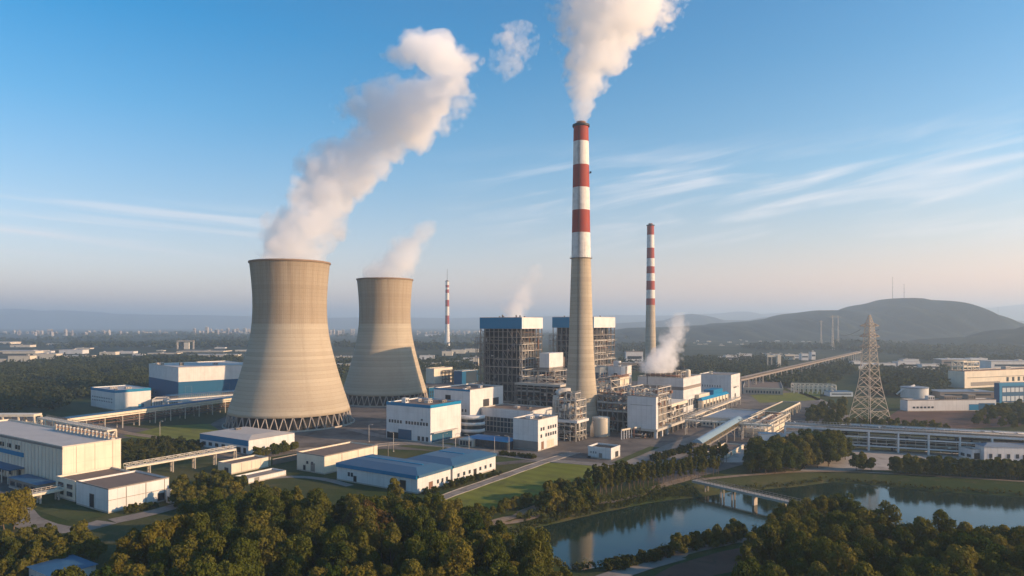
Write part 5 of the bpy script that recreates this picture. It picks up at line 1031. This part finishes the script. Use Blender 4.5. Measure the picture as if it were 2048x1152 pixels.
for q in scatter(W1, 5.2, r, 7000):
    if sdist(np.array([q]), HUT)[0] < 5 or any(math.hypot(q[0]-a, q[1]-b) < c for a, b, c in SPECIAL): continue
    if 140 < q[1] < 163 and -62 < q[0] < -44: continue
    k = r.random(); edge = q[1] > 212
    if k < .05: plant('gold', q[0], q[1], r.uniform(8, 11.5), 'scattered golden tree among the green crowns of the foreground wood', 'scattered golden trees in the foreground wood', r); continue
    if k > .93: plant('poplar', q[0], q[1], r.uniform(11, 14.5), 'slender tree standing up out of the dense foreground wood', 'slender trees of the foreground wood', r, wide=1.25); continue
    if k < .46: plant('droop', q[0], q[1], r.uniform(8, 15)*(.72 if edge else 1), 'drooping olive-green tree in the dense foreground wood', 'drooping trees of the foreground wood', r)
    else: plant('broad', q[0], q[1], r.uniform(7, 13)*(.72 if edge else 1), 'round-crowned green tree in the dense foreground wood', 'round trees of the foreground wood', r)
for px, d, h in ((1545, 206, 8), (1570, 212, 9), (1592, 214, 10), (1615, 216, 10), (1640, 217, 10.5), (1664, 219, 10), (1688, 218, 11), (1708, 215, 10)): plant(['broad', 'droop'][px % 2], (px-1024)/F*d, d, h, 'big tree at the lake edge hiding the near end of the footbridge', 'trees at the bridge end', r)
W3 = [(1482, 1170), (1515, 1128), (1560, 1102), (1640, 1094), (1720, 1090), (1790, 1112), (1900, 1122), (2048, 1134), (2150, 1150), (2150, 1420), (1470, 1420), (1475, 1260)]
for q in scatter(W3, 5.8, r, 5000):
    k = r.random()
    if k > .92: plant('poplar', q[0], q[1], r.uniform(11, 15), 'slender dark tree in the wood at the bottom right corner', 'slender trees of the right wood', r, wide=1.3); continue
    if k < .4: plant('droop', q[0], q[1], r.uniform(10, 14), 'drooping dark tree in the wood at the bottom right corner', 'drooping trees of the right wood', r)
    else: plant('broad', q[0], q[1], r.uniform(9, 13), 'round-crowned dark tree in the wood at the bottom right corner', 'round trees of the right wood', r)
for q in scatter([(-60, 1105), (90, 1092), (165, 1100), (195, 1135), (60, 1165), (-60, 1230)], 4.4, r, 900): plant('small', q[0], q[1], r.uniform(5.5, 7.5), 'low dark tree in the thicket above the blue-roofed hut', 'thicket above the blue-roofed hut', r)
for q in scatter([(345, 985), (430, 966), (500, 984), (560, 1006), (520, 1035), (420, 1040), (350, 1015)], 4.0, r, 900): plant('small', q[0], q[1], r.uniform(5, 7.5), 'small tree in the belt between the stores and the foreground wood', 'tree belt below the stores', r)
a, b = gr(1200, 994), gr(1440, 948)
for q in rows(a[:2], b[:2], 25, .4, r, 3, 3.4): plant('poplar', q[0], q[1], r.uniform(9.2, 11.6)-3.0*np.clip((q[0]-34)/58, 0, 1), 'slender poplar in the planted rows between the lawn and the lake', 'poplar rows by the lake', r)
a, b = gr(1395, 935), gr(1452, 925)
for q in rows(a[:2], b[:2], 8, .8, r, 2, 4): plant('poplar', q[0], q[1], r.uniform(8, 10), 'slender poplar at the far end of the lakeside rows near the bridge', 'poplars near the bridge', r)
for q in scatter([(1082, 1024), (1140, 1021), (1188, 1008), (1165, 988), (1100, 998)], 3.2, r, 600): plant('small', q[0], q[1], r.uniform(6, 8.5), 'bushy tree in the clump at the lower corner of the lawn', 'tree clump at the lawn corner', r)
a, b = gr(955, 1042), gr(1062, 1010)
for q in rows(a[:2], b[:2], 13, .6, r): plant('small', q[0], q[1], r.uniform(3.5, 6), 'small bushy tree in the row along the bottom edge of the lawn', 'tree row along the lawn', r)
for q in scatter([(1495, 950), (1560, 948), (1650, 936), (1700, 918), (1650, 900), (1570, 912), (1510, 928)], 4.4, r, 900): plant('broad', q[0], q[1], r.uniform(8, 13), 'green tree in the grove between the lake and the white pipe gallery', 'grove by the lake', r)
a, b = gr(1795, 948), gr(2110, 962)
for q in rows(a[:2], b[:2], 30, .5, r, 2, 3.5): plant('small', q[0], q[1], r.uniform(6.5, 8.5), 'dark tree in the dense hedge line below the pipe gallery', 'hedge line below the pipe gallery', r, wide=.9)
for px, py, h in ((1712, 942, 8), (1727, 940, 8), (1742, 941, 6)): q = gr(px, py); plant('small', q.x, q.y, h, 'lone bushy tree of the small group between the grove and the hedge line', 'small group by the slabs', r)
a, b = gr(1225, 1140), gr(1345, 1108)
for q in rows(a[:2], b[:2], 22, .8, r, 2, 2.5): plant('shrub', q[0], q[1], r.uniform(2, 3.2), 'low shrub on the near bank of the lake beside the grey track', 'shrubs on the near lake bank', r, 'shrub')
a, b = gr(1352, 1106), gr(1482, 1075)
for q in rows(a[:2], b[:2], 13, .5, r): plant('small', q[0], q[1], r.uniform(4.5, 6.5), 'dark round tree in the row on the near bank of the lake', 'tree row on the near lake bank', r)
for q in scatter([(245, 928), (250, 892), (330, 882), (400, 892), (400, 912), (330, 928)], 3.2, r, 900): plant('shrub', q[0], q[1], r.uniform(2.5, 4), 'green shrub in the patch between the beige hall and the conveyor bridge', 'shrub patch behind the conveyor bridge', r, 'shrub')
a, b = gr(515, 918), gr(592, 902)
for q in rows(a[:2], b[:2], 9, .3, r): plant('small', q[0], q[1], r.uniform(5, 6.5), 'dense green bush against the sunlit wall of the banded low hall', 'bushes at the banded low hall', r, 'bush')
a, b = gr(850, 990), gr(1000, 948)
for q in rows(a[:2], b[:2], 24, .5, r): plant('shrub', q[0], q[1], r.uniform(1.2, 3.2), 'low shrub along the sunlit wall of the blue-roofed sheds', 'shrubs along the blue-roofed sheds', r, 'shrub')
a, b = gr(1000, 910), gr(1068, 918)
for q in rows(a[:2], b[:2], 12, .4, r, 2, 2.5): plant('shrub', q[0], q[1], r.uniform(1.5, 2.4), 'clipped shrub in the hedge strip behind the blue-roofed sheds', 'hedge strip behind the sheds', r, 'shrub')
a, b = gr(1312, 922), gr(1392, 897)
for q in rows(a[:2], b[:2], 16, .7, r, 2, 2.2): plant('shrub', q[0], q[1], r.uniform(2, 3.2), 'green shrub on the verge between two roads below the covered conveyor', 'shrubs between the two roads', r, 'shrub')
for px, py, h in ((258, 1026, 2.8), (270, 1024, 3), (285, 1020, 2.6), (298, 1018, 2.6), (312, 1015, 2)): q = gr(px, py); plant('shrub', q.x, q.y, h, 'dark bush against the front wall of the brown-roofed annex', 'bushes at the annex wall', r, 'bush')
for q in scatter([(1640, 852), (1720, 846), (1800, 850), (1900, 862), (1820, 868), (1660, 866)], 5, r, 700): plant('small', q[0], q[1], r.uniform(3.5, 6), 'scrubby tree round the foot of the tall power pylon', 'scrub at the pylon', r)
for q in scatter([(1600, 845), (1640, 815), (1690, 812), (1690, 835), (1650, 850)], 6, r, 700): plant('small', q[0], q[1], r.uniform(5, 8), 'small tree in the belt between the grass-roofed block and the pylon', 'tree belt left of the pylon', r)
for q in scatter([(1940, 850), (1990, 820), (2080, 806), (2120, 830), (2060, 862)], 6, r, 700): plant('small', q[0], q[1], r.uniform(5, 8), 'tree on the scrubby slope below the blue-glazed building', 'trees below the blue-glazed building', r)
# reeds on the banks: uncountable
def bushmass(name, pts, h, n, size, mat, seed, wide=1.0):
    """ground cover or far woodland: many leaf clumps over many crowns, one object"""
    r = np.random.default_rng(seed); pts = np.asarray(pts, float); m = len(pts); z = gz(pts); hh = h*np.clip(r.lognormal(-.12, .32, m), .4, 1.7)
    N = m*n; k = np.repeat(np.arange(m), n); d = r.normal(size=(N, 3)); d /= np.linalg.norm(d, axis=1)[:, None]; d[:, 2] = np.abs(d[:, 2])*r.choice([1, 1, -.4], N)
    c = np.column_stack([pts[k], z[k]+hh[k]*.52])+d*np.column_stack([hh[k]*.42*wide, hh[k]*.42*wide, hh[k]*.5])*r.uniform(.7, 1.05, N)[:, None]
    nn = d+r.normal(0, .4, (N, 3)); nn /= np.linalg.norm(nn, axis=1)[:, None]; tv = np.cross(nn, r.normal(size=(N, 3))); tv /= np.linalg.norm(tv, axis=1)[:, None]; bv = np.cross(nn, tv); s = (size*r.uniform(.6, 1.2, N))[:, None]
    V = np.stack([c-tv*s-bv*s*.6, c+tv*s*.2-bv*s, c+tv*s+bv*s*.5, c-tv*s*.3+bv*s], 1).reshape(-1, 3)
    return tag(link(name, npmesh(name, V, np.arange(N*4).reshape(N, 4), [M[mat]])), kind='stuff')
M['leaf_far'] = leaf_mat('far_wood_leaves', (.016, .024, .010), (.042, .050, .018), .2, .6); M['leaf_reed'] = leaf_mat('reed_leaves', (.05, .062, .018), (.11, .115, .034), .3)
def shore(i0, i1, step, o0, o1, r):
    out = []
    for i in range(i0, i1):
        a, b = LAKE[i], LAKE[i+1]; L = np.linalg.norm(b-a); e = (b-a)/L; n = np.array([-e[1], e[0]])
        for s in np.arange(0, L, step):
            for _ in range(2): out.append(a+e*s+n*r.uniform(o0, o1)*(1 if sdist(np.array([a+e*L/2+n]), LAKE)[0] > 0 else -1)+r.normal(0, .4, 2))
    return out
bushmass('reeds', shore(0, 6, .9, .3, 3.5, r), 1.9, 26, .22, 'leaf_reed', 5); bushmass('reeds', shore(7, 13, 1.6, .4, 3.0, r), 1.2, 18, .25, 'leaf_shrub', 6)
bushmass('bank_scrub', shore(1, 6, 1.3, 4, 8, r), 2.6, 40, .26, 'leaf_reed', 7); bushmass('bank_scrub', shore(20, 26, 1.6, .8, 5, r), 2.0, 30, .26, 'leaf_shrub', 8)
# ---------------- the plain behind: woods, works, town ----------------
def woods(poly, n, h, seed, size=1.3, q=20, thin=0.0, clump=90.0):
    r = np.random.default_rng(seed); P = np.array([tuple(gr(*p)[:2]) for p in poly]); lo, hi = P.min(0), P.max(0); c = lo+(hi-lo)*r.random((n*8, 2)); c = c[sdist(c, P) < 0]
    if thin: 
        f = np.sin(c[:, 0]/clump+seed)+np.sin(c[:, 1]/clump*1.3+c[:, 0]/clump*.4)+.6*np.sin(c[:, 0]/clump*2.7-c[:, 1]/clump*.9); c = c[f > thin]
    return bushmass('woodland', c[:n], h, q, size, 'leaf_far', seed, 1.5)
woods([(-120, 828), (-120, 735), (120, 736), (230, 742), (296, 752), (300, 800), (180, 800), (120, 822)], 1900, 8.5, 31, 1.1, 26, -.75, 26)
woods([(-200, 736), (-200, 730), (60, 733), (90, 722), (250, 722), (480, 718), (480, 742), (300, 752), (230, 742), (120, 737)], 1500, 9, 32, 1.6, 20, -.5, 40)
woods([(-200, 702), (-200, 682), (480, 680), (690, 684), (960, 690), (960, 700), (690, 710), (480, 700)], 2200, 11, 33, 3.0, 14, .15, 160)
woods([(640, 756), (660, 722), (830, 724), (960, 716), (960, 760), (860, 748), (700, 760)], 500, 8, 34, 1.5, 18, .0)
woods([(1335, 760), (1335, 716), (1440, 722), (1560, 714), (1575, 738), (1500, 758), (1480, 762)], 1100, 9, 35, 1.4, 22, -.7, 30)
woods([(1500, 772), (1560, 750), (1690, 722), (1712, 745), (1690, 768), (1620, 778)], 1000, 8, 36, 1.4, 22, -.5, 30)
woods([(1730, 775), (1735, 742), (1890, 742), (1895, 780), (1830, 800), (1760, 800)], 800, 8, 37, 1.4, 22, -.6, 30)
woods([(1250, 712), (1230, 690), (1500, 690), (1900, 690), (2200, 696), (2200, 724), (1900, 722), (1720, 712), (1560, 706)], 2600, 10, 38, 2.4, 15, .2, 130)
woods([(-400, 680), (-400, 669), (2400, 669), (2400, 684), (1300, 688), (600, 684)], 2600, 12, 39, 5.0, 10, .25, 300)
woods([(1235, 745), (1235, 722), (1300, 722), (1310, 745)], 120, 8, 41, 1.3, 20)
def slabbox(name, label, cat, group, px0, px1, yb, yt, mat, roof='roof_pale', depth=None, ang=0.0, win=0):
    d = CH*F/(yb-HZ); w = (px1-px0)/F*d; h = (yb-yt)/F*d; x = ((px0+px1)/2-1024)/F*d; dp = depth or max(12, w*.45); m = MB()
    m.box(0, 0, -.5, w, dp, h); m.box(0, 0, h, w*1.02, dp*1.03, h+max(.3, h*.06), 0, 1)
    t = thing(name, label, cat, (x, d+dp/2, 0), group, ang); link('wall', m.mesh('wall', [M[mat], M[roof]]), t)
    if win:
        g = MB(); g.box(0, -dp/2-.05, h*.42, w*.84, .2, h*.66)
        link('window_band', g.mesh('window_band', M['glass']), t)
    else:
        g = MB(); g.box(-w*.25, -dp/2-.05, 0, max(3, w*.06), .2, min(h*.6, 5)); link('door', g.mesh('door', M['steel_dark']), t)
    rr = random.random(); g = MB(); g.box(w*(rr-.5)*.7, 0, h, max(2, w*.08), dp*.3, h+max(1.2, h*.2)); link('roof_unit', g.mesh('roof_unit', M['steel_light']), t); return t
G1 = 'pale low works shed on the plain beyond the woods, left of the nearer cooling tower'
for px0, px1, yb, yt, mat in ((16, 60, 724, 712, 'cream'), (66, 112, 718, 708, 'cream'), (112, 176, 722, 712, 'cream'), (118, 165, 709, 700, 'white'), (74, 102, 707, 702, 'white'), (-20, 71, 708, 702, 'cream'), (199, 231, 711, 704, 'cream'), (231, 267, 709, 703, 'white'), (218, 262, 720, 715, 'white'), (295, 353, 710, 706, 'cream'), (353, 447, 707, 702, 'cream'), (376, 467, 717, 710, 'cream'), (15, 76, 732, 725, 'white'), (-60, 10, 724, 718, 'cream'), (429, 450, 701, 695, 'white'), (279, 300, 694, 689, 'white'), (313, 327, 705, 701, 'cream'), (470, 500, 706, 700, 'cream'), (265, 285, 712, 708, 'white'), (150, 180, 700, 696, 'cream'), (20, 60, 694, 690, 'cream'), (90, 130, 690, 687, 'cream'), (-50, 20, 688, 684, 'cream'), (420, 445, 687, 683, 'white'), (340, 380, 686, 683, 'cream')):
    slabbox('works_shed', G1, 'shed', 'works sheds left of the towers', px0, px1, yb, yt, mat, random.choice(['roof_pale', 'roof_grey', 'roof_pale']))
G2 = 'distant pale apartment tower in the town on the left horizon'
rs = random.Random(4)
for px, yt, w in [(99, 659, 9), (130, 660, 4), (413, 655, 5), (421, 658, 3), (388, 658, 4), (433, 660, 7), (443, 659, 5), (455, 658, 5), (467, 659, 6), (474, 658, 4), (489, 657, 6), (497, 659, 4), (500, 661, 3)]+[(rs.uniform(-60, 500), rs.uniform(661, 665), rs.uniform(2, 7)) for _ in range(60)]+[(rs.uniform(655, 715), rs.uniform(658, 663), rs.uniform(2, 4)) for _ in range(18)]+[(rs.uniform(815, 962), rs.uniform(661, 665), rs.uniform(2, 5)) for _ in range(26)]:
    slabbox('apartment_tower', G2 if px < 620 else ('distant pale apartment tower on the horizon between the two cooling towers' if px < 760 else 'distant pale apartment tower on the horizon left of the boiler houses'), 'tower block', 'town on the left horizon' if px < 620 else ('town between the cooling towers' if px < 760 else 'town left of the boiler houses'), px-w/2, px+w/2, rs.uniform(667, 672), yt, 'concrete' if rs.random() < .5 else 'roof_grey', depth=14, ang=rs.uniform(-.4, .4), win=5)
G3 = 'pale low shed on the plain between the farther cooling tower and the boiler houses'
for px0, px1, yb, yt, mat in ((839, 868, 719, 711, 'white'), (884, 905, 712, 703, 'cream'), (903, 930, 708, 700, 'cream'), (930, 957, 706, 698, 'cream'), (845, 880, 733, 726, 'cream'), (880, 925, 728, 722, 'cream'), (926, 950, 722, 716, 'white'), (850, 940, 672, 669, 'white')):
    slabbox('works_shed', G3, 'shed', 'works sheds left of the boiler houses', px0, px1, yb, yt, mat)
slabbox('apartment_block', 'pale narrow block with windows just left of the left boiler house', 'building', None, 946, 957, 738, 716, 'cream', win=3, depth=16)
for i, (yb, yt) in enumerate(((738, 728), (722, 713))): slabbox('works_shed', ['nearer long flat shed seen between the two cooling towers', 'farther long flat shed seen between the two cooling towers'][i], 'shed', None, 668, 716, yb, yt, 'cream', 'roof_pale', win=8)
b = bld('beige_block', 'beige block with a dark steel stair in front, behind the farther cooling tower', 'building', (868, 768), 852, 905, 737, wall='cream', roof='roof_grey'); lattice(b, b.Lu*.4, b.Lu, -5, -1, [0, 4, 8, 12, 14], 3, 1, .6, .5, .5, 81, 'stair_frame', 'steel_dark')
b = bld('dark_fronted_block', 'blue block with a dark glass front left of the left boiler house', 'building', (924, 770), 908, 956, 742, wall='deepblue', roof='roof_grey', coping='steel_light'); band(b, 'R', 1, b.H-1.2, 'glass', 'glass_front', .1, b.Lu*.25, b.Lu*.92)
b = bld('blue_block', 'small deep blue block at the right foot of the farther cooling tower', 'building', (858, 800), 846, 868, 775, wall='deepblue', roof='roof_grey'); windows(b, 'R', .5, b.Lu-.5, 2, 8, 2, 2)
# gantry
p = gr(371, 702); t = thing('gantry', 'square gantry frame with a pale panel hanging in it, on the far plain', 'gantry', (p.x, p.y, 0)); k = p.y/F
for s in (-16, 16): m = MB(); m.beam((s*k, 0, -1), (s*k, 0, 20*k), 2.4*k); m.build('post', M['concrete'], t, (0, 0, 0))
m = MB(); m.beam((-17*k, 0, 20*k), (17*k, 0, 20*k), 2.4*k); m.build('cross_beam', M['concrete'], t, (0, 0, 0)); m = MB(); m.box(3*k, 0, 3*k, 10*k, 4*k, 17*k); m.build('panel', M['cream'], t, (0, 0, 0))
# right side
G4 = 'pale factory building on the plain in front of the hill'
for px0, px1, yb, yt, mat in ((1451, 1478, 722, 711, 'white'), (1478, 1504, 720, 708, 'white'), (1440, 1456, 718, 713, 'white'), (1524, 1536, 716, 708, 'white'), (1532, 1545, 717, 707, 'white'), (1546, 1567, 718, 708, 'white'), (1570, 1590, 719, 709, 'cream'), (1603, 1617, 720, 708, 'white'), (1623, 1631, 719, 704, 'white'), (1583, 1602, 716, 710, 'white'), (1705, 1725, 738, 723, 'white'), (1757, 1792, 738, 727, 'white'), (1796, 1840, 738, 724, 'white'), (1806, 1838, 730, 719, 'white'), (1844, 1887, 740, 729, 'white'), (1883, 1942, 732, 719, 'roof_grey'), (1940, 1975, 728, 717, 'white'), (1982, 2070, 740, 723, 'white'), (1726, 1752, 735, 727, 'white')):
    slabbox('factory_building', G4, 'factory', 'factories in front of the hill', px0, px1, yb, yt, mat, random.choice(['roof_pale', 'white', 'roof_grey']), win=6)
rs = random.Random(9)
for i in range(60):
    px = rs.uniform(1330, 1740) if i < 46 else rs.uniform(1790, 2040); y = rs.uniform(681, 693) if i < 46 else rs.uniform(690, 704); w = rs.uniform(3, 9)
    slabbox('village_house', 'tiny pale house in the village along the foot of the hill', 'house', 'village at the foot of the hill', px, px+w, y, y-rs.uniform(2, 4), rs.choice(['white', 'cream', 'cream']), rs.choice(['roof_grey', 'roof_brown', 'roof_pale']))
slabbox('control_building', 'grey office block with dark windows behind the slim striped chimney', 'building', None, 1252, 1286, 728, 704, 'white', 'roof_grey', win=10)
slabbox('works_shed', 'long grey shed at the left foot of the slim striped chimney', 'shed', None, 1225, 1300, 742, 727, 'roof_grey', 'roof_grey', win=9)
p = gr(1552, 736); t = thing('conveyor_tower', 'square buff conveyor tower beside the far end of the long conveyor', 'tower', (p.x, p.y, 0)); k = p.y/F; m = MB(); m.box(5*k, 0, -1, 7*k, 8*k, 26*k); m.build('shaft', M['cream'], t, (0, 0, 0)); m = MB(); m.beam((-18*k, 0, 24*k), (2*k, 0, 24*k), 4*k); m.build('bridge', M['cream'], t, (0, 0, 0)); m = MB(); [m.box(s*k, 0, -1, 1.5*k, 3*k, 22*k) for s in (-17, -9)]; m.build('leg', M['concrete'], t, (0, 0, 0)); 
gallery('conveyor_line', 'very long buff conveyor line running away across the plain to the right', 'conveyor', A(1478, 640, 14), A(1722, 1290, 14), 4, 1.6, ('roof_grey', 'concrete', 'roof_grey'), 26, roof=('roof_grey', .5, .2), rail=False, colw=1.0, deckt=1.6)
b = bld('low_flat_block', 'low flat-roofed brown block beyond the plain white hall', 'building', (1566, 790), 1486, 1580, 777, wall='concrete', roof='roof_brown', coping='cream', ch=.8, ang=70); windows(b, 'L', 2, b.Lv-2, .8, 3.6, 12, 1, .6, .8)
b = frame_site('piping_skid', 'low row of bare concrete frames beyond the grass-roofed block', 'frame', 1672, 1588, 1680, 640, 8, ang=75); lattice(b, 0, b.Lu, 0, b.Lv, [0, 5, 8], 1, 9, .9, .7, .1, 85, mat='cream')
b = bld('big_factory', 'large cream factory hall with a rooftop frame, at the right behind the pylon', 'factory', (1929, 777), 1896, 2120, 742, wall='cream', roof='roof_brown', coping='rust', ch=.5, ang=22)
lattice(b, 1, b.Lu*.16, 2, b.Lv*.8, [b.H-.6, b.H+4, b.H+9], 2, 2, .9, .8, .3, 86, 'roof_frame', 'cream'); band(b, 'R', 2, 6, 'steel', 'window_band', .1, b.Lu*.06, b.Lu*.35); windows(b, 'R', b.Lu*.4, b.Lu-2, 5, 10, 10, 1, .4, .9); band(b, 'R', 10.5, 11, 'steel', 'pipe_run', .3, 4, b.Lu-2); roof_box(b, .5, .5, 8, 5, 3); roof_box(b, .8, .5, 6, 5, 3)
b = bld('blue_glazed_building', 'bright blue building with two rows of pale windows at the right edge', 'building', (1998, 806), 1988, 2140, 766, wall='deepblue', roof='roof_grey', ang=12)
band(b, 'R', b.H-2.6, b.H, 'blue', 'blue_fascia', .2); windows(b, 'R', 3, b.Lu-1, 1, 6, 16, 1, .8, .8, 'palebox', 'white'); windows(b, 'R', 3, b.Lu-1, 8.5, 13, 16, 1, .8, .8, 'palebox', 'white'); panel(b, 'R', 0, 2.4, 0, b.H-2.7, .5).build('blue_pier', M['blue'], b.t)
b = bld('wide_low_works', 'wide low works with flat grey-brown roofs left of the blue-glazed building', 'works', (1815, 823), 1800, 1992, 800, wall='white', roof='roof_brown', ang=4, coping='roof_grey'); windows(b, 'R', b.Lu*.05, b.Lu*.3, 2, 4, 6, 1); door(b, 'R', b.Lu*.75, 8, 5, 'blue'); roof_box(b, .5, .5, 10, 6, 3, 'roof_grey'); roof_box(b, .75, .6, 6, 6, 4, 'steel'); roof_box(b, .3, .6, 5, 4, 3, 'white'); band(b, 'R', .3, 5.8, 'deepblue', 'blue_bay', .1, b.Lu*.8, b.Lu-1)
p = gr(1856, 800); t = thing('round_store', 'round pale store with a flat blue-grey roof behind the wide low works', 'store', (p.x, p.y+20, 0)); m = MB(); m.lathe(0, 0, [(11, -.3), (11, 9)], 32); m.build('wall', M['white'], t, (0, 0, 0)); m = MB(); m.lathe(0, 0, [(11.3, 8.8), (11.3, 9.6), (0.1, 10.6)], 32, smooth=False); m.build('roof', M['greyblue'], t, (0, 0, 0)); m = MB(); m.tube([(-16, 0, 3), (-11, 0, 7), (-2, -4, 11.5)], .8, 8); m.build('feed_pipe', M['white'], t, (0, 0, 0))
slabbox('works_shed', 'low blue and white shed just left of the pylon foot', 'shed', None, 1660, 1706, 793, 784, 'palebox', 'blue_roof', win=5)
slabbox('works_shed', 'long grey roofed shed between the big cream factory and the wide low works', 'shed', None, 1880, 1990, 796, 784, 'roof_grey', 'greyblue', win=7)
